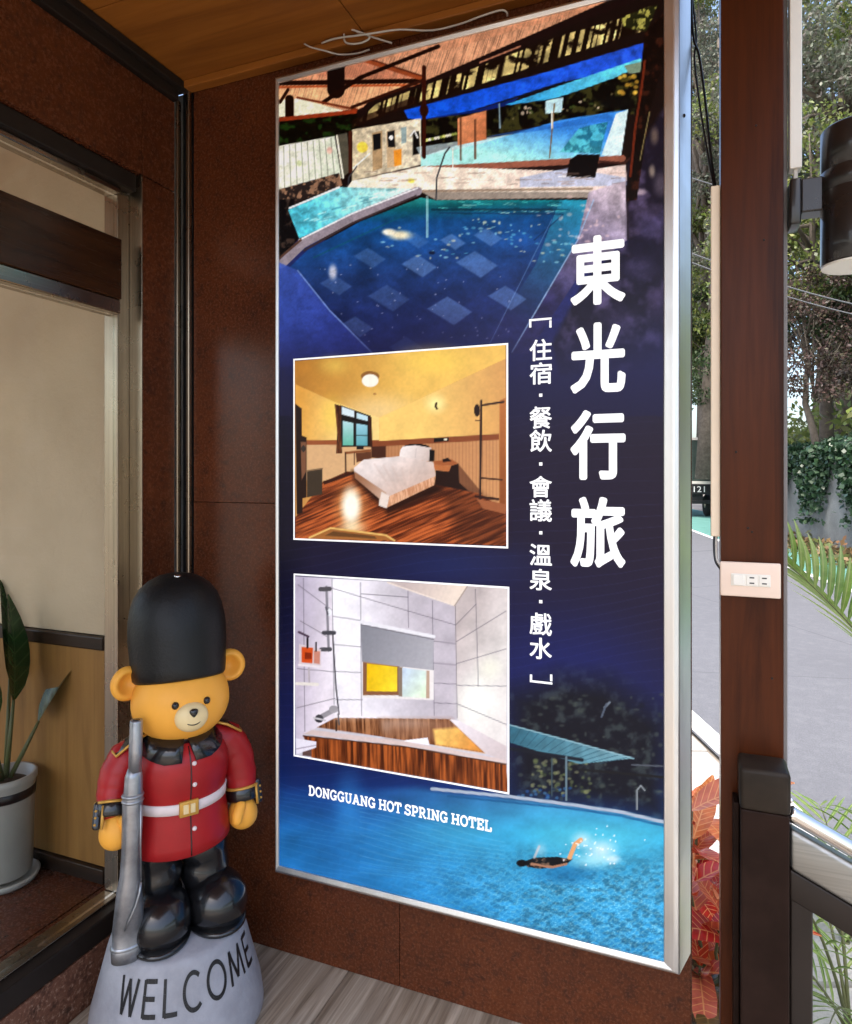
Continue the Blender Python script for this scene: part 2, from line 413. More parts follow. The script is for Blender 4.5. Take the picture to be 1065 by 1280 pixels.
ge = thing('glass_entrance', 'tall fixed glass panel with transom in brushed steel frame beside the bear', 'glass door', (GX, 0.5, 0.12))
boxo('jamb', (-1.50, 1.396, 0.19), (-1.452, 1.440, 2.09), M['steel'], ge, 0.002)
boxo('jamb_reveal', (-1.4515, 1.4365, 0.186), (LX + 0.003, 1.4405, 2.14), M['steel'], ge, 0.0008)
boxo('threshold', (-1.50, -1.15, 0.126), (LX - 0.004, 1.4355, 0.182), M['darkframe'], ge, 0.004)
boxo('threshold_cap', (-1.50, -1.15, 0.1825), (-1.448, 1.3955, 0.189), M['steely'], ge, 0.002)
boxo('head_rail', (-1.50, -1.15, 2.092), (-1.424, 1.4360, 2.140), M['darkframe'], ge, 0.004)
boxo('head_cap', (-1.495, -1.15, 2.076), (-1.440, 1.3955, 2.0915), M['steely'], ge, 0.002)
boxo('transom_beam', (-1.50, -1.15, 1.79), (-1.436, 1.3955, 1.952), M['brownbeam'], ge, 0.003)
boxo('transom_rail', (-1.498, -1.15, 1.752), (-1.440, 1.3955, 1.7895), M['steely'], ge, 0.003)
boxo('door_edge', (-1.485, 1.028, 0.19), (-1.462, 1.042, 1.751), M['brass'], ge, 0.002)
boxo('pane', (GX - 0.014, 1.043, 0.19), (GX - 0.006, 1.3955, 1.751), M['glass'], ge)
boxo('pane', (GX - 0.014, -1.15, 0.19), (GX - 0.006, 1.027, 1.751), M['glass'], ge)
boxo('transom_pane', (GX - 0.014, -1.15, 1.953), (GX - 0.006, 1.3955, 2.0755), M['glass'], ge)

# interior beyond the glass
IY = 1.462
sheet('lobby_floor', [(-4.2, -1.2), (-1.562, -1.2), (-1.562, IY), (-4.2, IY)], 0.155, M['granite'], thick=0.1)
sheet('lobby_sill', [(-1.561, -1.14), (-1.501, -1.14), (-1.501, IY - 0.001), (-1.561, IY - 0.001)], 0.153, M['granite'], thick=0.025)
boxo('lobby_ceiling', (-4.2, -1.2, 2.47), (-1.562, IY + 0.1, 2.52), M['ply'], kind='structure')
iw = thing('lobby_wall', 'beige wallpapered lobby wall with wood wainscot seen through the glass', 'wall', (-2.6, IY, 0.155))
boxo('wallpaper', (-4.2, IY + 0.004, 0.86), (-1.561, IY + 0.09, 2.469), M['wallpaper'], iw)
xx = -4.2
while xx < -1.6:
    x2 = min(xx + 0.44, -1.561)
    boxo('wainscot_board', (xx + 0.001, IY, 0.20), (x2 - 0.001, IY + 0.085, 0.818), M['wainscot'], iw, 0.001, seg=1); xx += 0.44
boxo('dado_rail', (-4.2, IY - 0.014, 0.82), (-1.563, IY + 0.08, 0.858), M['darkwood'], iw, 0.004)
boxo('baseboard', (-4.2, IY - 0.012, 0.156), (-1.563, IY + 0.08, 0.198), M['darkwood'], iw, 0.003)

# ------------------------------------------------------------------ the light box sign
PX0, PX1, PZ0, PZ1, PY = -1.036, -0.0345, 0.269, 2.369, 1.522
sg = thing('light_box_sign', 'tall dark blue hotel light box sign in aluminium frame with pool and room photos', 'sign', ((PX0 + PX1) / 2, WY, PZ0))
LW, RW, TW, BW = 0.011, 0.031, 0.016, 0.019
IX0, IX1, IZ0, IZ1 = PX0 + LW, PX1 - RW, PZ0 + BW, PZ1 - TW
PF = PY + 0.004
# frame members: a front lip and a splayed side, mitred ends
def member(a0, a1, b0, b1, c0, c1):
    """inner edge a0-a1, outer front edge b0-b1, outer back edge c0-c1 (world points)"""
    d = Vector((0, 0.010, 0))
    mid0 = Vector(a0) * 0.35 + Vector(b0) * 0.65; mid1 = Vector(a1) * 0.35 + Vector(b1) * 0.65
    vs = [Vector(a0) + d, Vector(a1) + d, Vector(a0), Vector(a1), mid0 - Vector((0, 0.004, 0)), mid1 - Vector((0, 0.004, 0)), Vector(b0), Vector(b1), Vector(c0), Vector(c1)]
    fs = [(0, 1, 3, 2), (2, 3, 5, 4), (4, 5, 7, 6), (6, 7, 9, 8), (8, 9, 1, 0)]
    o = MB().add(vs, fs).build('frame_member', M['alu'], sg)
    bv = o.modifiers.new('b', 'BEVEL'); bv.width = 0.002; bv.segments = 2; bv.limit_method = 'ANGLE'; bv.angle_limit = R(25)
    return o
SP, BY = 0.022, WY - 0.0015
member((IX0, PY, IZ0), (IX0, PY, IZ1), (PX0, PY, PZ0), (PX0, PY, PZ1), (PX0 - 0.006, BY, PZ0), (PX0 - 0.006, BY, PZ1))
member((IX1, PY, IZ0), (IX1, PY, IZ1), (PX1, PY, PZ0), (PX1, PY, PZ1), (PX1 + SP, BY, PZ0 + 0.003), (PX1 + SP, BY, PZ1))
member((IX0, PY, IZ0), (IX1, PY, IZ0), (PX0, PY, PZ0), (PX1, PY, PZ0), (PX0, BY, PZ0 + 0.003), (PX1 + SP, BY, PZ0 + 0.003))
member((IX0, PY, IZ1), (IX1, PY, IZ1), (PX0, PY, PZ1), (PX1, PY, PZ1), (PX0, BY, PZ1 + 0.002), (PX1 + SP, BY, PZ1 + 0.002))
for zz in (2.085,):
    MB().ball((PX1 + 0.009, PY + 0.03, zz), (0.003, 0.004, 0.004), 8, 6).build('rivet', M['darkframe'], sg)

# ------------------------------------------------------------------ the printed sheet of the sign
# The print is a flat picture, painted point by point on a fine grid in the sheet's own plane.
def unproj(px, py, plane=None):
    """layout units of the print -> metres on the sheet (x, z)"""
    X = (px - 532.5) / FPX; t = (PF if plane is None else plane) / (ST * X + CT)
    return t * (CT * X - ST), EYE - (py - 595) / FPX * t
NU, NV = 430, 900
gx, gz = np.meshgrid(np.linspace(IX0 - 0.002, IX1 + 0.002, NU), np.linspace(IZ0 - 0.002, IZ1 + 0.002, NV))
gx = gx.ravel(); gz = gz.ravel()
_X = CT * gx + ST * PF; _Z = -ST * gx + CT * PF
QX = 532.5 + FPX * _X / _Z; QY = 595 - FPX * (gz - EYE) / _Z
IMG = np.zeros((NU * NV, 3)); IMG[:] = (38, 32, 62)
OX, OY, SC = 0.0, 0.0, 1.0
def org(x=0.0, y=0.0, s=1.0):
    global OX, OY, SC
    OX, OY, SC = x, y, s
def h2(ix, iy, seed):
    a = np.sin(ix * 127.1 + iy * 311.7 + seed * 74.7) * 43758.5453
    return a - np.floor(a)
def vn(x, y, seed=0):
    ix = np.floor(x); iy = np.floor(y); fx = x - ix; fy = y - iy
    fx = fx * fx * (3 - 2 * fx); fy = fy * fy * (3 - 2 * fy)
    return (h2(ix, iy, seed) * (1 - fx) + h2(ix + 1, iy, seed) * fx) * (1 - fy) + (h2(ix, iy + 1, seed) * (1 - fx) + h2(ix + 1, iy + 1, seed) * fx) * fy
def fb(x, y, seed=0, o=4):
    r = 0; a = 0.5
    for i in range(o): r = r + a * vn(x * 2 ** i, y * 2 ** i, seed + i); a *= 0.5
    return r / (1 - 0.5 ** o)
def put(idx, cov, col, a):
    if callable(col): col = col(QX[idx], QY[idx])
    col = np.asarray(col, float)
    k = (np.clip(cov, 0, 1) * a)[:, None]
    IMG[idx] = IMG[idx] * (1 - k) + col * k
def near(x0, y0, x1, y1):
    return np.nonzero((QX >= x0) & (QX <= x1) & (QY >= y0) & (QY <= y1))[0]
def poly(pts, col, a=1.0, soft=0.9):
    P = [(OX + p[0] * SC, OY + p[1] * SC) for p in pts]
    xs = [p[0] for p in P]; ys = [p[1] for p in P]
    idx = near(min(xs) - soft - 1, min(ys) - soft - 1, max(xs) + soft + 1, max(ys) + soft + 1)
    if not len(idx): return
    x = QX[idx]; y = QY[idx]; ins = np.zeros(len(idx), bool); d = np.full(len(idx), 1e9)
    for i in range(len(P)):
        ax, ay = P[i]; bx, by = P[(i + 1) % len(P)]
        if ay != by:
            c = ((ay > y) != (by > y)) & (x < (bx - ax) * (y - ay) / (by - ay) + ax); ins ^= c
        L = (bx - ax) ** 2 + (by - ay) ** 2 + 1e-9
        t = np.clip(((x - ax) * (bx - ax) + (y - ay) * (by - ay)) / L, 0, 1)
        d = np.minimum(d, np.hypot(x - ax - t * (bx - ax), y - ay - t * (by - ay)))
    put(idx, 0.5 + np.where(ins, d, -d) / soft, col, a)
def line(pts, wd, col, a=1.0, soft=0.9):
    P = [(OX + p[0] * SC, OY + p[1] * SC) for p in pts]; wd = wd * SC
    xs = [p[0] for p in P]; ys = [p[1] for p in P]; m = wd + soft + 1
    idx = near(min(xs) - m, min(ys) - m, max(xs) + m, max(ys) + m)
    if not len(idx): return
    x = QX[idx]; y = QY[idx]; d = np.full(len(idx), 1e9)
    for (ax, ay), (bx, by) in zip(P[:-1], P[1:]):
        L = (bx - ax) ** 2 + (by - ay) ** 2 + 1e-9
        t = np.clip(((x - ax) * (bx - ax) + (y - ay) * (by - ay)) / L, 0, 1)
        d = np.minimum(d, np.hypot(x - ax - t * (bx - ax), y - ay - t * (by - ay)))
    put(idx, np.minimum(1, wd) * np.clip(0.5 + (max(wd, 1) / 2 - d) / soft, 0, 1), col, a)
def ell(cx, cy, rx, ry, col, a=1.0, soft=0.15):
    """soft: 0..1 share of the radius that fades"""
    cx = OX + cx * SC; cy = OY + cy * SC; rx *= SC; ry *= SC
    idx = near(cx - rx, cy - ry, cx + rx, cy + ry)
    if not len(idx): return
    d = np.hypot((QX[idx] - cx) / rx, (QY[idx] - cy) / ry)
    k = np.clip((1 - d) / max(soft, 1e-3), 0, 1); put(idx, k * k * (3 - 2 * k), col, a)
def G(c0, c1, x0, y0, x1, y1, nz=0.0, ns=0.1, seed=1):
    """linear gradient (local coordinates) with optional mottling"""
    x0, y0, x1, y1 = OX + x0 * SC, OY + y0 * SC, OX + x1 * SC, OY + y1 * SC
    c0 = np.array(c0, float); c1 = np.array(c1, float)
    def f(x, y):
        t = np.clip(((x - x0) * (x1 - x0) + (y - y0) * (y1 - y0)) / ((x1 - x0) ** 2 + (y1 - y0) ** 2), 0, 1)[:, None]
        c = c0 * (1 - t) + c1 * t
        if nz: c = c * (1 + nz * 2 * (fb(x * ns, y * ns, seed)[:, None] - 0.5))
        return c
    return f
def grain(c0, c1, dx, dy, fl=0.05, fw=0.6, seed=3, th=(0.3, 0.7)):
    """streaks along direction (dx,dy)"""
    L = math.hypot(dx, dy); dx /= L; dy /= L; c0 = np.array(c0, float); c1 = np.array(c1, float)
    def f(x, y):
        n = fb((x * dx + y * dy) * fl, (-x * dy + y * dx) * fw, seed, 3)
        t = np.clip((n - th[0]) / (th[1] - th[0]), 0, 1)[:, None]
        return c0 * (1 - t) + c1 * t
    return f
def speck(c0, c1, s, th, seed, w=0.12):
    c0 = np.array(c0, float); c1 = np.array(c1, float)
    def f(x, y):
        t = np.clip((fb(x * s, y * s, seed, 4) - th) / w, 0, 1)[:, None]
        return c0 * (1 - t) + c1 * t
    return f

# --- backdrop: navy to plum with faint wave lines
y = QY; x = QX
def lerp(stops, v):
    xs_ = [s[0] for s in stops]
    return np.stack([np.interp(v, xs_, [s[1][k] for s in stops]) for k in range(3)], 1)
IMG[:] = lerp([(380, (44, 48, 104)), (460, (38, 38, 86)), (560, (38, 30, 58)), (680, (36, 29, 56)), (760, (32, 31, 72)), (860, (28, 36, 92)), (960, (22, 40, 98)), (1010, (24, 70, 140)), (1060, (36, 110, 176)), (1120, (44, 128, 190)), (1250, (40, 130, 190))], y)
rt = np.clip((x - 640) / 190, 0, 1)[:, None] * np.clip((920 - y) / 120, 0, 1)[:, None] * np.clip((y - 360) / 120, 0, 1)[:, None]
IMG = IMG * (1 - 0.55 * rt) + np.array((44, 33, 48)) * 0.55 * rt
lf = np.clip(1 - np.abs(x - 352) / 40, 0, 1)[:, None] * np.clip((980 - y) / 200, 0, 1)[:, None]
IMG = IMG * (1 - 0.3 * lf)
for k in range(46):      # fine diagonal wave lines on the dark field
    y0 = 470 + k * 13
    xs_ = np.linspace(346, 834, 9)
    line([(q, y0 - (q - 590) * 0.12 + 9 * math.sin(q * 0.012 + k * 0.25)) for q in xs_], 1.0, (92, 98, 160), 0.16 if 640 < y0 < 960 else 0.09)
ell(720, 830, 150, 90, (28, 40, 120), 0.45, 1.0)
ell(560, 705, 160, 50, (40, 70, 150), 0.35, 1.0)
ell(380, 400, 120, 110, (66, 100, 186), 0.75, 1.0)
ell(470, 440, 80, 40, (80, 110, 180), 0.4, 1.0)

# --- bathing pool photograph along the top
poly([(340, -60), (840, -60), (840, 250), (790, 300), (700, 300), (340, 300)], (30, 18, 16))
BAM = (206, 152, 120)
def bam(c, dx=-0.34, dy=1.0, f=1.35, amt=0.26):
    c = np.array(c, float)
    def fn(x_, y_):
        s_ = x_ * dy - y_ * dx
        n = vn(s_ * f, (x_ * dx + y_ * dy) * 0.05, 5)[:, None]; g_ = fb(x_ * 0.03, y_ * 0.03, 8)[:, None]
        return c * (1 - amt * 1.6 * np.clip(n - 0.45, 0, 1)) * (0.82 + 0.36 * g_)
    return fn
poly([(344, 130), (344, 92), (470, 58), (850, -48), (850, -40), (717, 20), (580, 80), (531, 101), (466, 122), (452, 136), (344, 147)], bam(BAM))
poly([(395, 95), (420, 82), (470, 70), (528, 97), (480, 99)], bam((196, 136, 108)))
poly([(344, 112), (430, 106), (530, 104), (470, 121), (448, 136), (344, 128)], bam((232, 178, 138), 0.3, -1))
poly([(344, 126), (372, 123), (432, 139), (372, 145), (344, 146)], (252, 236, 206))
poly([(460, 76), (560, 62), (680, 28), (717, 20), (580, 80), (536, 98)], bam((214, 164, 132), -0.34, 1, 1.0, 0.5), 0.8)
line([(344, 104), (528, 101)], 6, (36, 14, 10)); line([(344, 109), (525, 106)], 2.5, (176, 88, 44))
line([(420, 76), (420, 112)], 22, (28, 14, 12)); line([(362, 124), (362, 150)], 11, (32, 14, 10))
line([(428, 66), (528, 98)], 6, (150, 78, 44)); line([(428, 63), (528, 95)], 2, (90, 40, 24))
line([(548, 58), (450, 97), (404, 128)], 5, (34, 14, 10)); line([(360, 112), (350, 128)], 4, (50, 22, 14))
line([(372, 122), (446, 137)], 3, (120, 56, 30)); line([(440, 134), (530, 100)], 4, (60, 26, 16))
line([(344, 150), (448, 139)], 5, (150, 62, 32))
poly([(344, 153), (446, 142), (448, 168), (344, 182)], speck((14, 12, 8), (34, 58, 20), 0.12, 0.55, 12))
line([(450, 140), (580, 86), (724, 23), (840, -20)], 8, (34, 18, 18)); line([(600, 78), (650, 58)], 2, (170, 120, 96))
# split bamboo curtain with light between the slats
def curtain(x_, y_):
    s_ = x_ + 0.22 * (y_ - 80)
    k = vn(s_ * 0.33, 0.5 + 0 * y_, 21); tt = np.clip((k - 0.45) / 0.1, 0, 1) * np.clip((fb(x_ * 0.06, y_ * 0.12, 9) - 0.32) / 0.12, 0, 1)
    lite = np.array((236, 216, 150), float) * (0.55 + 0.6 * vn(x_ * 0.11, y_ * 0.07, 4)[:, None])
    return np.array((26, 14, 10), float) * (1 - tt[:, None]) + lite * tt[:, None]
poly([(470, 130), (532, 106), (580, 90), (700, 45), (808, 14), (806, 38), (700, 72), (580, 112), (500, 134), (440, 158)], curtain)
poly([(440, 150), (520, 120), (520, 130), (440, 160)], (40, 18, 12), 0.7)
poly([(776, 22), (806, 10), (822, 6), (808, 40), (780, 34)], speck((40, 40, 20), (170, 165, 90), 0.2, 0.5, 5))
# tarpaulins
poly([(505, 138), (580, 118), (680, 91), (806, 53), (808, 74), (752, 92), (690, 106), (640, 122), (580, 141), (530, 150), (510, 148)], G((22, 92, 214), (46, 92, 206), 530, 140, 800, 60, 0.30, 0.12, 6))
poly([(530, 149), (600, 136), (650, 120), (640, 130), (560, 151)], (16, 40, 110))
poly([(632, 131), (700, 107), (800, 73), (806, 80), (758, 102), (690, 124), (640, 131)], G((60, 160, 214), (110, 206, 222), 640, 130, 800, 80, 0.2, 0.1, 3))
line([(626, 128), (706, 102)], 1.6, (14, 30, 50))
poly([(780, 82), (806, 76), (804, 90), (786, 92)], (130, 150, 130))
# trees behind the pool
poly([(525, 150), (600, 140), (640, 131), (700, 122), (760, 100), (805, 90), (800, 142), (700, 152), (620, 168), (525, 190)], speck((10, 9, 8), (62, 60, 30), 0.11, 0.5, 31))
for k in range(46):
    q = random.random(); xx = 640 + 130 * q; yy = 146 - 18 * q + random.uniform(-14, 6)
    ell(xx, yy, random.uniform(1.5, 4), random.uniform(1.5, 3.5), random.choice([(226, 206, 184), (120, 110, 80), (70, 84, 40), (14, 12, 10)]), 0.75, 0.5)
for k in range(22): ell(782 + random.uniform(-8, 14), 104 + random.uniform(-12, 14), 4, 3.5, random.choice([(236, 200, 90), (190, 150, 60), (90, 80, 30)]), 0.8, 0.6)
ell(770, 128, 26, 10, (12, 12, 12), 0.9, 0.4)
poly([(340, 184), (418, 170), (427, 223), (344, 238)], G((240, 240, 226), (214, 222, 206), 346, 190, 426, 210, 0.14, 0.12, 4))
for k in range(11): line([(347 + k * 7.4, 184 - k * 1.3), (348 + k * 7.8, 236 - k * 1.5)], 1, (120, 124, 108), 0.8)
ell(374, 204, 5, 5, (190, 200, 150), 0.7, 0.6); ell(412, 188, 5, 6, (226, 170, 160), 0.7, 0.6)
poly([(420, 169), (434, 166), (438, 214), (428, 222)], (92, 88, 76)); line([(421, 170), (429, 222)], 2.5, (226, 224, 210))
poly([(344, 238), (424, 216), (428, 232), (378, 250), (344, 268)], speck((50, 40, 38), (150, 118, 96), 0.2, 0.5, 14))
poly([(344, 250), (368, 248), (372, 300), (344, 330)], speck((22, 18, 20), (70, 56, 50), 0.15, 0.55, 15))
poly([(440, 162), (526, 148), (526, 206), (440, 226)], G((196, 184, 160), (214, 204, 184), 440, 190, 520, 180, 0.25, 0.2, 7))
poly([(465, 166), (478, 163), (478, 210), (466, 214)], (176, 150, 116)); poly([(466, 168), (476, 166), (476, 186), (467, 188)], (22, 24, 28))
poly([(483, 164), (494, 162), (495, 208), (484, 210)], (196, 172, 140)); poly([(484, 165), (493, 163), (494, 184), (485, 184)], (30, 30, 34)); ell(489, 172, 3, 3, (230, 230, 226))
poly([(501, 160), (508, 158), (508, 178), (502, 180)], (150, 168, 170)); poly([(516, 165), (524, 164), (525, 192), (516, 194)], (18, 16, 16))
ell(453, 184, 8, 8, (236, 210, 90), 1, 0.3); poly([(492, 188), (502, 186), (502, 206), (493, 208)], (222, 150, 54))
line([(438, 166), (438, 214)], 5, (74, 34, 22)); line([(442, 210), (462, 192)], 2, (220, 224, 220)); line([(435, 240), (436, 222), (446, 208)], 1.6, (70, 70, 76))
line([(513, 170), (518, 163), (522, 172)], 2, (230, 230, 230))
# terraces and upper pool
poly([(526, 196), (576, 180), (640, 168), (700, 150), (784, 137), (776, 196), (640, 204), (526, 214)], G((66, 140, 214), (176, 232, 228), 660, 152, 650, 200, 0.12, 0.08, 11))
poly([(600, 172), (760, 142), (768, 150), (640, 168)], (44, 110, 190), 0.6)
poly([(700, 190), (724, 160), (760, 152), (750, 192)], speck((90, 190, 190), (30, 110, 120), 0.14, 0.45, 6), 0.7)
poly([(752, 194), (770, 142), (785, 137), (776, 198)], (206, 226, 236))
poly([(520, 184), (580, 176), (640, 168), (600, 180), (526, 196)], (196, 214, 220), 0.7)
poly([(572, 148), (608, 138), (608, 174), (572, 182)], G((214, 150, 110), (186, 118, 80), 572, 150, 608, 170)); line([(576, 146), (576, 200)], 2, (96, 56, 36)); line([(594, 150), (594, 198)], 2.5, (110, 70, 50))
for k in range(12): ell(530 + k * 3.6, 176 - k * 0.8, 3, 2.5, random.choice([(226, 226, 140), (240, 236, 220), (160, 170, 90)]), 0.9, 0.5)
poly([(682, 126), (704, 122), (702, 140), (682, 142)], (190, 220, 230)); line([(693, 130), (687, 197)], 1.6, (120, 90, 50)); line([(690, 140), (690, 160)], 2, (220, 220, 210))
line([(624, 130), (625, 160)], 2, (130, 150, 160))
line([(526, 212), (640, 206), (778, 198)], 8, (150, 96, 78)); line([(526, 219), (640, 213), (760, 206)], 4, (40, 22, 22))
line([(530, 84), (530, 196)], 5, (60, 22, 14)); ell(530, 138, 6, 9, (50, 18, 12))
poly([(440, 226), (526, 208), (720, 214), (782, 206), (784, 226), (740, 240), (560, 240), (430, 240)], G((244, 232, 214), (214, 196, 190), 450, 225, 780, 215, 0.16, 0.08, 17))
poly([(650, 222), (710, 210), (782, 222), (784, 232), (650, 234)], (170, 180, 206), 0.75)
poly([(712, 200), (722, 193), (750, 193), (744, 222), (708, 221)], (18, 14, 16)); line([(750, 202), (780, 204), (790, 196)], 3, (70, 40, 34))
poly([(430, 232), (530, 238), (740, 233), (740, 247), (545, 250), (520, 236)], (206, 196, 184), 0.7); line([(520, 239), (740, 236)], 3, (150, 130, 112), 0.9)
ell(514, 226, 6, 4, (230, 220, 90), 0.9, 0.6)
# side pool
poly([(360, 262), (426, 234), (520, 236), (500, 246), (374, 298)], G((88, 186, 206), (206, 242, 240), 380, 270, 500, 236, 0.35, 0.14, 9))
line([(424, 234), (362, 260)], 2.5, (226, 226, 230)); line([(522, 239), (440, 272), (378, 305), (352, 330)], 11, (150, 140, 150)); line([(522, 235), (440, 267), (374, 300)], 2, (226, 224, 230)); line([(520, 245), (440, 279), (380, 313)], 2.5, (70, 56, 60))
line([(376, 300), (350, 322)], 3, (96, 70, 60))
# main pool
def poolc(x_, y_):
    c = lerp([(240, (70, 196, 184)), (258, (16, 100, 112)), (276, (24, 84, 140)), (310, (34, 78, 136)), (340, (36, 62, 112)), (380, (36, 50, 98)), (440, (36, 40, 84))], y_ + 0.04 * (x_ - 560))
    return c * (0.72 + 0.55 * fb(x_ * 0.035, y_ * 0.06, 22)[:, None])
poly([(360, 336), (384, 313), (450, 277), (526, 247), (545, 250), (742, 250), (724, 300), (640, 442), (466, 442), (410, 386)], poolc)
poly([(700, 250), (742, 250), (716, 310), (650, 440), (600, 440), (670, 330)], G((50, 150, 176), (44, 46, 92), 720, 255, 640, 400, 0.2, 0.06, 2), 0.8)
poly([(736, 240), (782, 226), (784, 300), (720, 350), (660, 442), (638, 442), (722, 300)], G((190, 176, 186), (52, 48, 90), 760, 235, 690, 380, 0.3, 0.07, 5))
line([(742, 250), (722, 300), (640, 440)], 1.6, (150, 176, 206), 0.8); line([(668, 300), (704, 268), (550, 266)], 1.5, (20, 50, 90), 0.7); line([(690, 274), (612, 430)], 1.2, (120, 150, 190), 0.5)
for (cx, cy, r_) in ((462, 322, 20), (524, 332, 22), (486, 372, 26), (562, 388, 28), (420, 356, 20), (596, 330, 26), (510, 436, 24), (446, 408, 20), (566, 302, 16), (520, 300, 16), (634, 372, 24), (610, 296, 18)):
    poly([(cx - r_, cy - 2), (cx - r_ * 0.1, cy - r_ * 0.62), (cx + r_, cy + 2), (cx + r_ * 0.2, cy + r_ * 0.66)], (120, 152, 204), random.uniform(0.22, 0.5), 2)
for k in range(80):
    a_ = random.random(); ell(500 + 210 * a_ + random.gauss(0, 14), 296 + 18 * math.sin(a_ * 9) + random.gauss(0, 8), random.uniform(1.5, 5), random.uniform(1, 2.6), random.choice([(226, 216, 180), (170, 214, 220), (110, 180, 200)]), 0.55, 0.7)
ell(500, 294, 22, 9, (250, 236, 200), 0.9, 0.8); ell(486, 290, 12, 6, (255, 240, 214), 0.9, 0.7); ell(416, 340, 8, 14, (220, 214, 220), 0.8, 0.8)
for k in range(40): ell(700 + random.gauss(20, 34), 290 + random.gauss(0, 20), random.uniform(2, 6), random.uniform(1.5, 4), (230, 200, 196), 0.45, 0.7)
for k in range(60): ell(random.uniform(400, 640), random.uniform(330, 430), random.uniform(0.8, 2.2), random.uniform(0.8, 1.8), (200, 196, 214), 0.5, 0.7)
ell(540, 316, 5, 3, (20, 30, 60), 0.9, 0.5); line([(545, 250), (546, 222), (556, 192), (562, 184)], 2, (64, 66, 72)); line([(566, 186), (566, 232)], 1.5, (230, 226, 214)); line([(534, 246), (534, 296)], 3, (190, 226, 226), 0.6)
poly([(344, 326), (372, 338), (412, 388), (470, 444), (344, 460)], G((70, 96, 176), (50, 60, 130), 350, 340, 420, 440, 0.14, 0.04, 3), 0.9, 2)
line([(372, 338), (412, 388), (466, 442)], 1.4, (140, 164, 214), 0.8)
for k in range(34):
    xa_ = 548 + 150 * random.random(); ya_ = 252 + random.uniform(0, 16)
    line([(xa_, ya_), (xa_ + random.uniform(4, 18), ya_ + 0.4)], random.uniform(0.8, 2.0), random.choice([(120, 220, 210), (200, 236, 226), (10, 60, 70)]), 0.45)
for k in range(30):
    u_ = random.random(); xa_ = 376 + 110 * u_; ya_ = 290 - 48 * u_ - random.uniform(0, 24) * (1 - u_ * 0.8)
    line([(xa_, ya_), (xa_ + random.uniform(4, 12), ya_ - 2.5)], 1.4, random.choice([(240, 250, 250), (60, 140, 160), (190, 236, 240)]), 0.5)
for k in range(44):
    xa_ = 450 + random.random() * 320; ya_ = 215 + random.uniform(0, 17)
    line([(xa_, ya_), (xa_ + random.uniform(5, 22), ya_ - 0.6)], 1.5, random.choice([(120, 96, 84), (255, 246, 232), (170, 140, 124)]), 0.4)
line([(540, 262), (690, 262)], 3, (14, 50, 66), 0.7); line([(392, 322), (520, 262)], 2, (20, 90, 110), 0.7)
# rocks and tree trunk on the right
poly([(784, 205), (840, 120), (840, 460), (700, 470), (690, 430), (730, 350), (784, 300)], speck((34, 28, 44), (96, 84, 116), 0.045, 0.5, 41, 0.3), 0.9, 6)
for (cx, cy, rx, ry, c_) in ((810, 280, 26, 24, (84, 76, 112)), (800, 336, 30, 22, (66, 60, 92)), (822, 380, 22, 34, (60, 50, 78)), (770, 396, 34, 26, (54, 46, 74)), (826, 230, 14, 22, (120, 108, 120)), (800, 240, 12, 6, (220, 200, 196)), (815, 214, 6, 12, (214, 196, 170)), (818, 170, 8, 16, (150, 130, 110)), (740, 440, 40, 30, (48, 42, 72))):
    ell(cx, cy, rx, ry, c_, 0.55, 0.8)
poly([(806, 40), (836, 10), (834, 60), (812, 140), (796, 250), (782, 252), (796, 130)], speck((22, 12, 10), (60, 30, 20), 0.12, 0.55, 6))
line([(806, 76), (802, 110), (794, 160), (788, 220)], 3, (120, 50, 28), 0.85); line([(812, 140), (800, 200)], 1.5, (190, 176, 120), 0.6)
hm = (QY < 470)
tx = 1.02 + 0.26 * (fb(QX * 0.16, QY * 0.2, 71, 4) - 0.5) + 0.12 * (vn(QX * 0.8, QY * 0.8, 72) - 0.5)
IMG = np.where(hm[:, None], np.clip((IMG - 90) * 1.14 + 96, 0, 255) * tx[:, None], IMG)
# fade of the photograph into the navy field
k = np.clip((QY - 372 - 14 * np.sin(QX * 0.02)) / 110, 0, 1)[:, None] * np.clip((QY - 300) / 10, 0, 1)[:, None]
k = k * k * (3 - 2 * k)
nav = lerp([(380, (44, 48, 100)), (470, (38, 36, 80)), (560, (34, 28, 58))], QY)
msk = (QY < 520)[:, None]
IMG = np.where(msk, IMG * (1 - 0.93 * k) + nav * 0.93 * k, IMG)

# --- lower pool photograph
poly([(637, 868), (700, 846), (760, 850), (834, 900), (834, 1030), (776, 1014), (715, 1006), (637, 994)], speck((16, 18, 30), (58, 66, 66), 0.10, 0.5, 51, 0.25), 0.92, 46)
for k in range(130):
    ell(random.uniform(650, 832), random.uniform(866, 1000), random.uniform(2, 7), random.uniform(2, 5), random.choice([(60, 70, 70), (84, 94, 84), (30, 36, 50), (20, 24, 38), (96, 104, 92)]), 0.5, 0.7)
for k in range(70): ell(random.uniform(664, 740), random.uniform(950, 996), random.uniform(2, 5), random.uniform(2, 4), random.choice([(120, 130, 84), (84, 96, 60), (150, 150, 110)]), 0.6, 0.6)
poly([(637, 906), (700, 922), (792, 948), (724, 955), (637, 928)], G((60, 116, 136), (120, 160, 170), 640, 910, 780, 950, 0.15, 0.1, 8)); line([(637, 906), (792, 948)], 1.6, (150, 186, 196))
for k in range(14): line([(640 + k * 11, 908 + k * 3), (632 + k * 9, 926 + k * 2.2)], 1, (40, 84, 104), 0.6)
line([(728, 950), (638, 936)], 4, (24, 30, 44)); line([(708, 946), (708, 1000)], 2.6, (110, 130, 140)); line([(690, 948), (690, 998)], 1.6, (70, 90, 100)); line([(790, 956), (834, 958)], 2, (90, 96, 106))
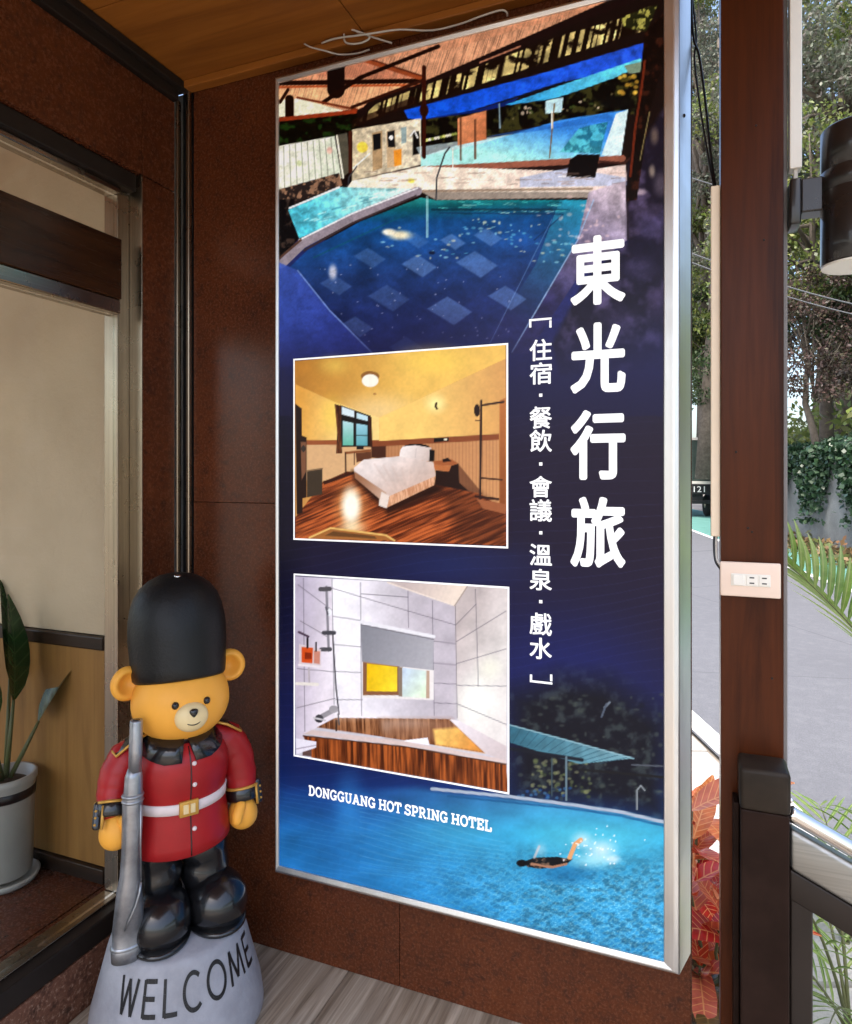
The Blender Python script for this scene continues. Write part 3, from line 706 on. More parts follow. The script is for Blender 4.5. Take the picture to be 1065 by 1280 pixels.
line([(726, 962), (834, 972)], 3, (26, 28, 34)); line([(796, 1012), (796, 988), (801, 982), (806, 988)], 1.8, (150, 156, 160)); line([(756, 884), (762, 878)], 3, (120, 130, 140)); line([(752, 896), (758, 880)], 2.5, (90, 100, 116))
for k in range(26): ell(640 + random.uniform(0, 80), 988 + random.uniform(-4, 10), 3, 2.5, random.choice([(40, 90, 150), (70, 120, 160), (20, 40, 80)]), 0.7, 0.5)
def water(x_, y_):
    t_ = np.clip((x_ - 420) / 260, 0, 1); r_ = np.clip((y_ - 1000) / 150, 0, 1)
    c0 = lerp([(990, (28, 70, 136)), (1040, (40, 116, 178)), (1100, (44, 130, 192)), (1220, (38, 128, 190))], y_)
    c1 = lerp([(1000, (70, 150, 190)), (1040, (70, 180, 212)), (1100, (56, 160, 204)), (1220, (44, 142, 196))], y_)
    c = c0 * (1 - t_[:, None]) + c1 * t_[:, None]
    # rippled tile grid, stronger towards the front right
    wx = x_ + 7 * (fb(x_ * 0.05, y_ * 0.09, 61) - 0.5) + 5 * (vn(x_ * 0.16, y_ * 0.25, 62) - 0.5); wy = y_ + 7 * (fb(x_ * 0.06, y_ * 0.1, 63) - 0.5)
    a_ = (wx * 0.80 + wy * 1.25); b_ = (wx * 0.62 - wy * 1.15)
    g_ = np.maximum(np.abs(np.sin(a_ * 0.36)), np.abs(np.sin(b_ * 0.36))) ** 9
    n_ = fb(x_ * 0.14, y_ * 0.24, 65, 3); net = np.clip(1 - np.abs(n_ - 0.5) * 12, 0, 1) ** 1.5
    m_ = np.clip((x_ - 470) / 220, 0, 1) * np.clip((y_ - 1045) / 60, 0, 1)
    dk = fb(x_ * 0.03, y_ * 0.06, 66)
    n2_ = fb(x_ * 0.30, y_ * 0.5, 67, 2); net2 = np.clip(1 - np.abs(n2_ - 0.5) * 9, 0, 1) ** 2
    c = c * (1 - (m_ * 0.22 * np.clip((0.56 - n_) * 4, 0, 1))[:, None]) + (m_ * (0.30 * g_ + 0.20 * net + 0.42 * net2))[:, None] * (np.array((160, 226, 244)) - c)
    return c * (0.86 + 0.28 * dk)[:, None]
poly([(340, 985), (420, 990), (520, 984), (568, 991), (640, 998), (715, 1007), (776, 1016), (836, 1029), (840, 1230), (340, 1110)], water, 1.0, 10)
k = np.clip((1010 - QY) / 60, 0, 1)
line([(540, 986), (640, 996), (715, 1006), (776, 1015), (836, 1029)], 4, (176, 186, 200)); line([(560, 995), (715, 1011), (776, 1020), (836, 1034)], 2.5, (24, 90, 140), 0.7)
ell(436, 1010, 30, 70, (70, 170, 236), 0.45, 1.0); ell(570, 1040, 90, 40, (90, 190, 220), 0.3, 1.0); ell(740, 1050, 110, 36, (110, 214, 230), 0.5, 1.0)
for k in range(20): line([(346 + q * 14, 978 + k * 7.5 + q * 3.1 + 3 * math.sin(q * 0.5 + k)) for q in range(16)], 1, (150, 190, 230), 0.13)
for k in range(12): line([(450 + q * 12, 1010 + k * 7 - 4 * math.sin(q * 0.35 + k * 0.5) + q * 2.6) for q in range(16)], 1.2, (190, 232, 244), 0.14)
# swimmer
ell(706, 1092, 70, 22, (24, 108, 160), 0.6, 0.9); ell(742, 1076, 46, 16, (190, 240, 246), 0.7, 1.0); ell(752, 1062, 30, 20, (232, 240, 244), 0.75, 1.0); ell(728, 1050, 20, 16, (240, 244, 246), 0.6, 1.0); ell(766, 1074, 14, 8, (230, 236, 240), 0.7, 0.9)
poly([(652, 1078), (668, 1072), (696, 1071), (716, 1074), (706, 1082), (676, 1086), (660, 1084)], speck((20, 24, 30), (120, 96, 80), 0.2, 0.58, 3)); ell(652, 1079, 7.5, 5, (14, 16, 22), 1, 0.25)
line([(664, 1080), (690, 1084), (708, 1080)], 3, (176, 130, 104)); line([(712, 1072), (719, 1055), (726, 1050)], 5.5, (226, 170, 120)); line([(668, 1072), (674, 1058)], 3, (200, 190, 190), 0.8); ell(676, 1062, 12, 14, (214, 226, 234), 0.4, 1.0)
for k in range(40): ell(740 + random.gauss(0, 22), 1060 + random.gauss(0, 12), 1.4, 1.4, (250, 250, 250), 0.8, 0.5)

# --- bedroom photograph
org(350, 420, 0.2817)
BED = [(64, 112), (1003, 36), (1007, 930), (68, 901)]
poly(BED, (214, 160, 90))
poly([(64, 112), (1003, 36), (1003, 100), (440, 362), (240, 292), (70, 215)], G((196, 138, 58), (246, 204, 112), 70, 160, 560, 200, 0.06, 0.05, 2))
ell(430, 330, 280, 120, (252, 226, 176), 0.65, 1.0); ell(680, 110, 240, 100, (255, 222, 110), 0.65, 1.0); ell(240, 130, 110, 70, (250, 226, 120), 0.45, 1.0)
poly([(440, 362), (1003, 100), (1003, 440), (440, 470)], G((252, 214, 130), (224, 172, 108), 640, 300, 1000, 300, 0.05, 0.06, 4))
poly([(70, 215), (240, 292), (440, 362), (440, 470), (70, 482)], G((236, 178, 84), (252, 222, 150), 80, 340, 300, 380, 0.05, 0.06, 5))
ell(230, 350, 80, 130, (255, 226, 100), 0.5, 1.0)
poly([(116, 482), (440, 480), (440, 560), (190, 645), (116, 640)], (226, 186, 140)); poly([(70, 462), (440, 462), (440, 484), (70, 482)], (168, 98, 58))
poly([(405, 490), (972, 458), (972, 745), (700, 690), (440, 560)], G((196, 140, 98), (214, 160, 110), 450, 500, 960, 600))
for k in range(34): line([(480 + k * 15, 486 - k * 0.85), (480 + k * 15, 600 + k * 4)], 2.5, (150, 100, 66), 0.5)
poly([(405, 468), (972, 434), (972, 460), (405, 492)], (150, 84, 50)); poly([(405, 490), (470, 488), (470, 545), (405, 540)], (84, 46, 32))
poly([(68, 805), (190, 648), (300, 600), (470, 640), (700, 660), (890, 700), (1005, 780), (1007, 930), (68, 901)], grain((92, 38, 16), (206, 112, 56), 1.0, -0.42, 0.03, 0.55, 5))
poly([(700, 660), (890, 700), (1005, 790), (1007, 930), (800, 920)], (60, 26, 12), 0.45, 14); poly([(190, 645), (330, 600), (330, 612), (196, 660)], (70, 34, 22))
ell(315, 760, 110, 160, (255, 200, 130), 0.7, 1.0); ell(315, 755, 62, 118, (255, 255, 240), 1.0, 0.7); ell(320, 850, 90, 50, (255, 240, 200), 0.8, 1.0)
poly([(130, 895), (225, 852), (470, 884), (508, 908), (130, 902)], (176, 116, 60)); line([(130, 895), (225, 852), (470, 884), (508, 908)], 8, (236, 196, 120)); poly([(200, 886), (236, 866), (420, 888), (430, 900)], (120, 80, 44))
ell(400, 178, 44, 24, (160, 112, 60)); ell(400, 198, 40, 31, (255, 252, 240)); ell(420, 258, 8, 5, (190, 140, 80))
poly([(266, 306), (402, 354), (402, 492), (270, 492)], (34, 26, 24))
poly([(274, 313), (330, 332), (330, 362), (274, 348)], (226, 240, 246)); poly([(340, 340), (390, 356), (390, 378), (340, 366)], (206, 232, 240)); poly([(278, 376), (326, 386), (326, 486), (278, 486)], G((196, 230, 236), (120, 196, 176), 300, 380, 300, 480)); poly([(338, 388), (388, 396), (388, 486), (338, 486)], G((170, 216, 230), (110, 180, 190), 360, 390, 360, 480)); line([(338, 440), (388, 442)], 4, (60, 80, 80))
poly([(243, 302), (272, 310), (270, 440), (276, 520), (249, 522), (254, 430)], grain((66, 32, 18), (130, 76, 44), 0, 1, 0.1, 1)); poly([(390, 356), (406, 360), (410, 492), (400, 492)], (70, 36, 24))
poly([(286, 514), (405, 502), (405, 514), (290, 524)], (150, 92, 54)); line([(291, 520), (292, 610)], 6, (60, 34, 24)); line([(330, 520), (330, 570)], 4, (80, 48, 34)); poly([(340, 490), (370, 488), (372, 502), (340, 504)], (40, 30, 30)); poly([(336, 520), (405, 514), (405, 545), (340, 560)], (110, 66, 44))
poly([(322, 600), (450, 690), (690, 640), (720, 690), (480, 790), (330, 640)], (44, 18, 10), 0.9, 8)
ell(605, 494, 62, 17, (22, 14, 14)); poly([(545, 490), (600, 484), (672, 496), (668, 556), (528, 542), (534, 505)], G((246, 236, 232), (214, 196, 188), 560, 495, 660, 550)); line([(604, 500), (600, 540)], 4, (214, 200, 196)); poly([(664, 504), (686, 506), (684, 556), (662, 556)], (26, 18, 18))
poly([(328, 585), (372, 548), (530, 534), (680, 560), (692, 622), (486, 712), (440, 690), (330, 606)], G((238, 226, 222), (214, 190, 178), 480, 550, 560, 690, 0.08, 0.1, 6)); poly([(330, 600), (470, 694), (480, 712), (468, 764), (438, 752), (440, 722), (332, 630)], G((170, 122, 92), (214, 184, 164), 350, 640, 470, 730)); poly([(486, 710), (690, 622), (684, 662), (470, 764)], grain((206, 150, 112), (236, 190, 156), 0.1, 1, 0.1, 0.8)); poly([(450, 690), (486, 710), (474, 764), (438, 752)], (236, 222, 212))
for k in range(6): line([(420 + k * 40, 570 + k * 6), (500 + k * 20, 690 - k * 8)], 5, (206, 180, 168), 0.35, 3)
poly([(680, 556), (760, 546), (792, 566), (760, 576), (686, 572)], (176, 104, 60)); poly([(684, 572), (760, 578), (750, 602), (686, 592)], (196, 122, 72)); poly([(760, 576), (792, 566), (796, 650), (840, 690), (690, 660), (690, 596), (750, 602)], (46, 22, 16)); poly([(720, 548), (745, 540), (760, 556), (724, 560)], (40, 20, 18))
poly([(790, 566), (900, 700), (840, 690), (796, 650)], (110, 66, 44), 0.7)
poly([(683, 454), (748, 449), (748, 467), (683, 471)], (26, 20, 20)); ell(735, 459, 9, 6, (236, 226, 200))
ell(690, 300, 70, 64, (255, 248, 180), 0.9, 1.0); line([(694, 298), (690, 312), (696, 322)], 9, (70, 44, 20))
poly([(974, 286), (1001, 274), (1003, 782), (974, 770)], G((196, 126, 72), (150, 84, 44), 985, 300, 985, 760)); line([(893, 288), (888, 742)], 10, (58, 34, 30)); line([(893, 308), (992, 292)], 9, (62, 38, 32)); line([(893, 630), (984, 638)], 7, (66, 36, 28)); line([(868, 712), (968, 724)], 11, (60, 30, 24)); poly([(872, 722), (1003, 746), (1003, 790), (900, 766)], (170, 104, 66)); ell(874, 330, 14, 30, (50, 32, 28)); line([(868, 374), (886, 376)], 4, (60, 40, 34))
poly([(68, 300), (96, 322), (97, 442), (118, 450), (118, 716), (100, 720), (100, 785), (74, 792)], (48, 28, 22)); poly([(92, 470), (116, 470), (116, 600), (96, 640)], (140, 96, 70)); ell(104, 500, 10, 16, (70, 60, 54)); poly([(120, 600), (188, 588), (188, 702), (120, 716)], (76, 62, 48)); line([(120, 598), (188, 588)], 6, (150, 120, 90))
# --- bathroom photograph
org(350, 700, 0.2817)
BATH = [(65, 71), (1009, 122), (1011, 1030), (70, 865)]
poly(BATH, (212, 208, 216))
poly([(65, 71), (232, 84), (240, 700), (110, 775), (70, 865)], G((196, 186, 204), (240, 232, 240), 70, 300, 230, 320, 0.06, 0.06, 3)); poly([(228, 84), (475, 96), (778, 205), (785, 705), (240, 705)], G((248, 244, 250), (200, 192, 200), 340, 300, 640, 260, 0.08, 0.05, 4))
ell(300, 400, 110, 360, (255, 252, 255), 0.9, 1.0)
poly([(475, 96), (832, 112), (775, 205)], G((206, 190, 186), (240, 224, 210), 560, 110, 760, 190)); poly([(775, 205), (832, 112), (1010, 120), (1004, 892), (785, 705)], G((204, 192, 190), (232, 226, 222), 790, 300, 1000, 420, 0.08, 0.05, 7)); ell(870, 620, 130, 170, (255, 255, 246), 0.95, 1.0); ell(930, 480, 90, 90, (246, 246, 226), 0.6, 1.0)
ell(560, 500, 340, 240, (226, 218, 226), 0.25, 1.0)
TL = (118, 112, 122)
for a_, b_ in (((104, 80), (110, 760)), ((231, 86), (240, 640)), ((357, 100), (362, 690)), ((568, 140), (570, 300)), ((676, 180), (684, 690)), ((778, 205), (786, 700)), ((867, 130), (880, 560)), ((232, 125), (357, 163)), ((357, 163), (568, 226)), ((568, 226), (778, 288)), ((236, 250), (357, 268)), ((678, 360), (780, 372)), ((238, 375), (357, 386)), ((245, 494), (357, 500)), ((680, 456), (781, 466)), ((682, 546), (783, 551)), ((246, 620), (365, 620)), ((684, 634), (785, 638)), ((783, 362), (1004, 226)), ((783, 460), (1004, 394)), ((785, 556), (1004, 560)), ((790, 640), (1004, 730)), ((778, 290), (870, 196)), ((80, 110), (230, 222)), ((90, 270), (210, 340)), ((76, 482), (240, 496)), ((75, 656), (244, 614)), ((360, 150), (568, 165))):
    line([a_, b_], 3.2, TL, 0.75)
line([(478, 100), (775, 203)], 6, (240, 226, 214)); line([(775, 203), (832, 116)], 5, (176, 160, 150))
poly([(358, 284), (682, 350), (680, 492), (364, 456)], G((150, 150, 158), (186, 184, 190), 380, 320, 660, 440)); line([(360, 274), (682, 340)], 15, (238, 236, 240)); line([(362, 287), (682, 352)], 4, (120, 118, 126))
poly([(364, 452), (682, 490), (682, 622), (364, 610)], (240, 234, 232)); poly([(368, 452), (530, 472), (530, 600), (368, 600)], (150, 104, 72)); poly([(386, 458), (520, 474), (520, 584), (384, 582)], G((236, 196, 24), (250, 222, 60), 390, 500, 520, 540, 0.1, 0.1, 3)); poly([(524, 474), (544, 476), (544, 606), (526, 604)], (150, 132, 116)); poly([(543, 478), (650, 492), (648, 612), (543, 606)], G((206, 220, 236), (226, 240, 214), 545, 500, 650, 580, 0.08, 0.1, 4)); poly([(650, 490), (664, 492), (664, 614), (648, 614)], (196, 170, 150))
poly([(165, 742), (246, 700), (756, 706), (920, 858), (552, 800)], grain((104, 58, 30), (186, 132, 92), 0.05, 1, 0.04, 0.5, 8)); poly([(440, 706), (756, 706), (800, 745), (700, 800), (470, 790)], (170, 126, 100), 0.6, 10); ell(470, 740, 40, 60, (190, 160, 140), 0.5, 1.0)
poly([(680, 752), (790, 742), (910, 856), (690, 820)], G((250, 206, 120), (228, 160, 80), 720, 760, 860, 840, 0.15, 0.1, 4), 1, 4); poly([(550, 800), (655, 788), (664, 822), (560, 812)], (246, 244, 250)); line([(250, 712), (250, 756)], 8, (70, 50, 40))
poly([(104, 772), (142, 754), (560, 806), (1004, 886), (1004, 908), (560, 828)], (222, 204, 200)); poly([(750, 706), (792, 712), (1004, 826), (1004, 892), (915, 862)], G((240, 232, 236), (214, 200, 200), 780, 720, 980, 860))
poly([(104, 782), (560, 830), (1004, 908), (1011, 1030), (140, 876)], grain((84, 36, 14), (188, 104, 48), 0.03, 1, 0.02, 0.42, 9)); line([(104, 780), (560, 829), (1004, 907)], 5, (70, 40, 26))
poly([(70, 790), (162, 806), (160, 832), (110, 852), (72, 862)], (238, 234, 244)); line([(74, 838), (160, 822)], 4, (170, 160, 176)); poly([(100, 852), (140, 840), (140, 872), (100, 868)], (110, 84, 80))
line([(206, 120), (216, 402)], 11, (150, 146, 154)); line([(180, 130), (220, 128)], 20, (96, 92, 98)); line([(194, 323), (240, 323)], 18, (84, 82, 90)); line([(183, 397), (222, 396)], 18, (92, 90, 96)); line([(234, 330), (248, 560), (262, 684)], 6, (64, 60, 70)); ell(220, 232, 10, 18, (246, 246, 250)); line([(212, 240), (204, 210)], 8, (100, 98, 106))
line([(164, 706), (246, 662)], 22, (150, 146, 152)); ell(174, 704, 20, 20, (60, 58, 64)); ell(238, 662, 22, 18, (170, 166, 170)); line([(150, 700), (200, 712)], 8, (210, 206, 210)); line([(258, 684), (262, 730)], 7, (90, 86, 90))
poly([(84, 372), (182, 396), (182, 474), (84, 462)], (226, 212, 216)); poly([(96, 386), (146, 390), (144, 458), (96, 454)], (222, 92, 34)); line([(122, 348), (122, 388)], 9, (40, 34, 40)); poly([(150, 402), (178, 406), (176, 462), (150, 458)], (214, 150, 130)); line([(160, 366), (160, 404)], 7, (36, 30, 36)); poly([(110, 410), (140, 412), (140, 440), (110, 440)], (150, 50, 20)); line([(84, 466), (182, 474)], 10, (240, 232, 236)); line([(74, 548), (166, 552)], 14, (240, 234, 226)); line([(128, 480), (130, 540)], 8, (196, 186, 190)); line([(84, 320), (126, 340)], 10, (90, 70, 90))
ell(300, 690, 200, 40, (240, 230, 230), 0.35, 1.0); ell(560, 720, 180, 50, (250, 244, 244), 0.25, 1.0)
org()
# --- sheet mesh with the picture as a colour attribute
IMG = np.clip(IMG * (1 + 0.05 * (fb(QX * 0.35, QY * 0.35, 91, 2)[:, None] - 0.5)), 0, 255) / 255.0
IMG = IMG * (0.74 + 0.26 * IMG ** 0.8)
LIN = np.where(IMG <= 0.04045, IMG / 12.92, ((IMG + 0.055) / 1.055) ** 2.4)
me = bpy.data.meshes.new('printed_sheet')
vs_ = np.stack([gx, np.full_like(gx, PF), gz], 1)
ii = (np.arange(NV - 1)[:, None] * NU + np.arange(NU - 1)[None, :]).ravel()
fc = np.stack([ii, ii + 1, ii + NU + 1, ii + NU], 1)
me.vertices.add(len(vs_)); me.vertices.foreach_set('co', vs_.ravel())
me.loops.add(fc.size); me.loops.foreach_set('vertex_index', fc.ravel().astype(np.int32))
me.polygons.add(len(fc)); me.polygons.foreach_set('loop_start', (np.arange(len(fc)) * 4).astype(np.int32))
me.update(calc_edges=True)
ca = me.color_attributes.new('picture', 'FLOAT_COLOR', 'POINT')
ca.data.foreach_set('color', np.concatenate([LIN, np.ones((len(LIN), 1))], 1).astype(np.float32).ravel())
GLOW = 0.13
def signmat(name, col=None, glow=GLOW):
    t = NT(name)
    if col is None:
        a = t.n('ShaderNodeVertexColor'); a.layer_name = 'picture'; c = a.outputs[0]
        t.l(t.mix(1.0, c, (0.72, 0.72, 0.72, 1), 'MULTIPLY'), t.b.inputs['Base Color']); t.l(c, t.b.inputs['Emission Color'])
    else:
        t.set(col=col); t.b.inputs['Emission Color'].default_value = col
    t.set(rough=0.3, spec=0.16); t.b.inputs['Emission Strength'].default_value = glow
    return t.m
M['print'] = signmat('backlit_print'); M['printwhite'] = signmat('backlit_white', (0.86, 0.86, 0.86, 1), GLOW * 1.25)
link('printed_sheet', me, M['print'], sg)
# white borders of the two room photographs and the lettering: thin vinyl on the sheet
LY = PF - 0.0008
def flat(name, polys, parent=sg, mat=None, yv=LY):
    m = MB()
    for p in polys: m.add([(a, yv, b) for a, b in p], [tuple(range(len(p)))])
    return m.build(name, mat or M['printwhite'], parent)
for Q, O in ((BED, (350, 420)), (BATH, (350, 700))):
    c4 = [unproj(O[0] + a * 0.2817, O[1] + b * 0.2817) for a, b in Q]
    x0 = (c4[0][0] + c4[3][0]) / 2; x1 = (c4[1][0] + c4[2][0]) / 2; z1 = (c4[0][1] + c4[1][1]) / 2; z0 = (c4[2][1] + c4[3][1]) / 2; b = 0.0042
    flat('photo_border', [[(x0 - b, z0 - b), (x1 + b, z0 - b), (x1 + b, z0), (x0 - b, z0)], [(x0 - b, z1), (x1 + b, z1), (x1 + b, z1 + b), (x0 - b, z1 + b)], [(x0 - b, z0), (x0, z0), (x0, z1), (x0 - b, z1)], [(x1, z0), (x1 + b, z0), (x1 + b, z1), (x1, z1)]])
def glyph(ch, bold):
    cu = bpy.data.curves.new('g', 'FONT'); cu.body = ch; cu.size = 1.0; cu.resolution_u = 4
    o = bpy.data.objects.new('g', cu); C.objects.link(o)
    dg = bpy.context.evaluated_depsgraph_get(); ev = o.evaluated_get(dg); g = ev.to_mesh()
    v = [(p.co.x, p.co.y) for p in g.vertices]; f = [tuple(p.vertices) for p in g.polygons]
    ev.to_mesh_clear(); bpy.data.objects.remove(o); bpy.data.curves.remove(cu)
    return v, f
def place(ch, x0p, x1p, y0p, y1p, bold, name):
    v, f = glyph(ch, bold)
    xs_ = [p[0] for p in v]; ys_ = [p[1] for p in v]
    xm = (x0p + x1p) / 2
    ax, az1 = unproj(x0p, y0p); bx, az0 = unproj(x1p, y1p)
    zt = unproj(xm, y0p)[1]; zb = unproj(xm, y1p)[1]
    sx = (bx - ax) / (max(xs_) - min(xs_)); sz = (zt - zb) / (max(ys_) - min(ys_))
    m = MB(); rb = bold * sx; n = 10 if bold > 0.02 else 6
    kx = 1 - 2 * rb / (bx - ax); kz = 1 - 2 * rb / (zt - zb)
    for i in range(n):   # heavy weight: the outline swept round a small circle
        an = 2 * math.pi * i / n
        m.add([(ax + rb + (p[0] - min(xs_)) * sx * kx + rb * math.cos(an), LY - 0.00002 * i, zb + rb + (p[1] - min(ys_)) * sz * kz + rb * math.sin(an)) for p in v], f)
    return m.build(name, M['printwhite'], sg)
for ch, y0, y1 in (('東', 294, 381), ('光', 403, 491), ('行', 512, 600), ('旅', 621, 710)):
    place(ch, 713, 782, y0, y1, 0.032, 'title_character')
for ch, y0, y1 in (('住', 424, 451), ('宿', 453, 480.5), ('餐', 508, 536), ('飲', 537, 565), ('會', 595, 622), ('議', 624, 652), ('溫', 680, 707), ('泉', 711, 738), ('戲', 766, 794), ('水', 797, 824)):
    place(ch, 662, 690, y0, y1, 0.016, 'subtitle_character')
def rectp(x0, y0, x1, y1):
    xm = (x0 + x1) / 2; a = unproj(x0, (y0 + y1) / 2)[0]; b = unproj(x1, (y0 + y1) / 2)[0]
    return [(a, unproj(xm, y1)[1]), (b, unproj(xm, y1)[1]), (b, unproj(xm, y0)[1]), (a, unproj(xm, y0)[1])]
for yy in (494, 580, 666, 752): flat('dot', [rectp(674, yy - 2, 678, yy + 2)])
flat('bracket', [rectp(661.5, 398, 689.5, 400.6), rectp(661.5, 400.6, 664.3, 409.5), rectp(686.7, 400.6, 689.5, 409.5)])
flat('bracket', [rectp(662.5, 851.4, 690.5, 854), rectp(662.5, 843, 665.3, 851.4), rectp(687.7, 843, 690.5, 851.4)])
# slab-serif line of Latin capitals
def arc(cx, cy, rx, ry, a0, a1, n=10):
    return [(cx + rx * math.cos(R(a0 + (a1 - a0) * i / n)), cy + ry * math.sin(R(a0 + (a1 - a0) * i / n))) for i in range(n + 1)]
def ser(x, y, L=0.40): return [(x - L / 2, y), (x + L / 2, y)]
T1, T0 = 0.93, 0.07
SLAB = {
 'D': (0.86, [[(0.2, 0), (0.2, 1)], [(0.02, T1), (0.42, T1)] + arc(0.42, 0.5, 0.34, 0.43, 90, -90) + [(0.02, T0)]], []),
 'O': (0.90, [arc(0.45, 0.5, 0.36, 0.43, 0, 360, 20)], []),
 'N': (0.95, [[(0.18, 0), (0.18, 1)], [(0.77, 0), (0.77, 1)], [(0.16, 0.97), (0.78, 0.03)]], [ser(0.18, T0), ser(0.77, T1), ser(0.14, T1, 0.28)]),
 'G': (0.92, [arc(0.45, 0.5, 0.36, 0.43, 48, 330, 18), [(0.76, 0.05), (0.76, 0.44)], [(0.50, 0.44), (0.92, 0.44)], [(0.74, 0.95), (0.74, 0.70)]], []),
 'U': (0.90, [[(0.18, 1), (0.18, 0.36)] + arc(0.45, 0.36, 0.27, 0.29, 180, 360) + [(0.72, 1)]], [ser(0.18, T1), ser(0.72, T1)]),
 'A': (0.95, [[(0.14, 0), (0.46, 0.97)], [(0.81, 0), (0.48, 0.97)], [(0.25, 0.32), (0.70, 0.32)]], [ser(0.15, T0, 0.36), ser(0.80, T0, 0.36), ser(0.42, T1, 0.26)]),
 'H': (0.95, [[(0.19, 0), (0.19, 1)], [(0.76, 0), (0.76, 1)], [(0.19, 0.5), (0.76, 0.5)]], [ser(0.19, T0), ser(0.76, T0), ser(0.19, T1), ser(0.76, T1)]),
 'T': (0.84, [[(0.42, 0), (0.42, 1)], [(0.03, T1), (0.81, T1)], [(0.07, T1), (0.07, 0.66)], [(0.77, T1), (0.77, 0.66)]], [ser(0.42, T0)]),
 'S': (0.76, [arc(0.38, 0.72, 0.27, 0.21, 20, 270, 12) + arc(0.38, 0.29, 0.28, 0.22, 90, -160, 12), [(0.67, 0.96), (0.67, 0.70)], [(0.08, 0.05), (0.08, 0.32)]], []),
 'P': (0.80, [[(0.2, 0), (0.2, 1)], [(0.02, T1), (0.44, T1)] + arc(0.44, 0.68, 0.27, 0.25, 90, -90) + [(0.2, 0.43)]], [ser(0.22, T0, 0.46)]),
 'R': (0.90, [[(0.2, 0), (0.2, 1)], [(0.02, T1), (0.44, T1)] + arc(0.44, 0.70, 0.25, 0.23, 90, -90) + [(0.2, 0.47)], [(0.46, 0.47), (0.72, T0), (0.90, T0)]], [ser(0.2, T0)]),
 'I': (0.46, [[(0.23, 0), (0.23, 1)]], [ser(0.23, T0), ser(0.23, T1)]),
 'E': (0.82, [[(0.2, 0), (0.2, 1)], [(0.02, T1), (0.74, T1)], [(0.02, T0), (0.76, T0)], [(0.2, 0.5), (0.52, 0.5)], [(0.70, T1), (0.70, 0.68)], [(0.72, T0), (0.72, 0.34)], [(0.52, 0.62), (0.52, 0.38)]], []),
 'L': (0.78, [[(0.2, 0), (0.2, 1)], [(0.02, T0), (0.74, T0)], [(0.70, T0), (0.70, 0.38)]], [ser(0.2, T1)]),
}
def stroke(pts, wd):
    """polyline -> list of quads (butt ends, bevelled joints closed by the next quad)"""
    out_ = []
    n = len(pts); nrm = []
    for i in range(n):
        ax, ay = pts[max(i - 1, 0)]; bx, by = pts[min(i + 1, n - 1)]
        if i in (0, n - 1) and n > 2 and abs(pts[0][0] - pts[-1][0]) + abs(pts[0][1] - pts[-1][1]) < 1e-6: ax, ay = pts[-2]; bx, by = pts[1]
        L = math.hypot(bx - ax, by - ay) or 1; nrm.append((-(by - ay) / L, (bx - ax) / L))
    for i in range(n - 1):
        (ax, ay), (bx, by) = pts[i], pts[i + 1]; h = wd / 2
        out_.append([(ax + nrm[i][0] * h, ay + nrm[i][1] * h), (ax - nrm[i][0] * h, ay - nrm[i][1] * h), (bx - nrm[i + 1][0] * h, by - nrm[i + 1][1] * h), (bx + nrm[i + 1][0] * h, by + nrm[i + 1][1] * h)])
    return out_
ex0, ez0 = unproj(386, 996.0); ex1, ez1 = unproj(615.5, 1037.5)
zc0 = unproj(500, 1016.8)[1]; hL = unproj(386, 983.5)[1] - ez0
txt = 'DONGGUANG HOT SPRING HOTEL'
tw = sum((SLAB[c][0] + 0.07) if c != ' ' else 0.34 for c in txt)
k = (ex1 - ex0) / tw; cx = ex0; zb = (ez0 + ez1) / 2
for c in txt:
    if c == ' ': cx += 0.34 * k; continue
    wd_, st, se = SLAB[c]
    m = MB(); q = 0
    for P_, wdt in [(p, 0.20) for p in st] + [(p, 0.13) for p in se]:
        for quad in stroke(P_, wdt):
            m.add([(cx + a * k, LY - 0.00003 * q, zb + b * hL) for a, b in quad], [(0, 1, 2, 3)]); q += 1
    m.build('letter', M['printwhite'], sg); cx += (wd_ + 0.07) * k

# ------------------------------------------------------------------ the bear statue
M['fur'] = painted('honey_paint', (0.90, 0.41, 0.055, 1), 0.45, 0.09, 7, 0.12, 45, spec=0.3)
M['cream_fur'] = painted('cream_paint', (0.80, 0.62, 0.32, 1), 0.42, 0.06, 10, 0.05, 60)
M['red'] = painted('red_coat_paint', (0.36, 0.010, 0.012, 1), 0.36, 0.3, 7, 0.30, 17, spec=0.35)
M['blackgloss'] = painted('black_gloss_paint', (0.008, 0.008, 0.009, 1), 0.24, 0.3, 8, 0.06, 18, coat=0.4)
M['hatblack'] = painted('black_textured_paint', (0.009, 0.009, 0.009, 1), 0.42, 0.3, 12, 0.6, 130, spec=0.3)
M['gold'] = painted('gold_paint', (0.62, 0.33, 0.06, 1), 0.35, 0.15, 14, 0.1, 70, metal=0.35)
M['silver'] = painted('silver_paint', (0.32, 0.33, 0.35, 1), 0.34, 0.55, 14, 0.35, 34, metal=0.75)
M['beltwhite'] = painted('belt_white', (0.78, 0.66, 0.64, 1), 0.4, 0.06, 10, 0.05)
M['stone'] = painted('pedestal_grey', (0.34, 0.34, 0.37, 1), 0.65, 0.22, 14, 0.6, 90)
M['lettering'] = painted('black_lettering', (0.012, 0.011, 0.012, 1), 0.5, 0.2, 10, 0.0)
BX, BYY = -1.179, 1.322
BPHI = math.atan2(-BX, BYY) + R(13)
be = thing('bear_statue', 'welcome bear statue in red guard coat and tall black hat holding a silver rifle', 'statue', (BX, BYY, 0), BPHI)
def bpart(m, name, mat, parent=None): return m.build(name, mat, parent or be, world=False)
def pr(z):  # pedestal radius at height
    return float(np.interp(z, [0, 0.012, 0.06, 0.13, 0.205, 0.221, 0.228], [0.196, 0.203, 0.197, 0.178, 0.158, 0.152, 0.142]))
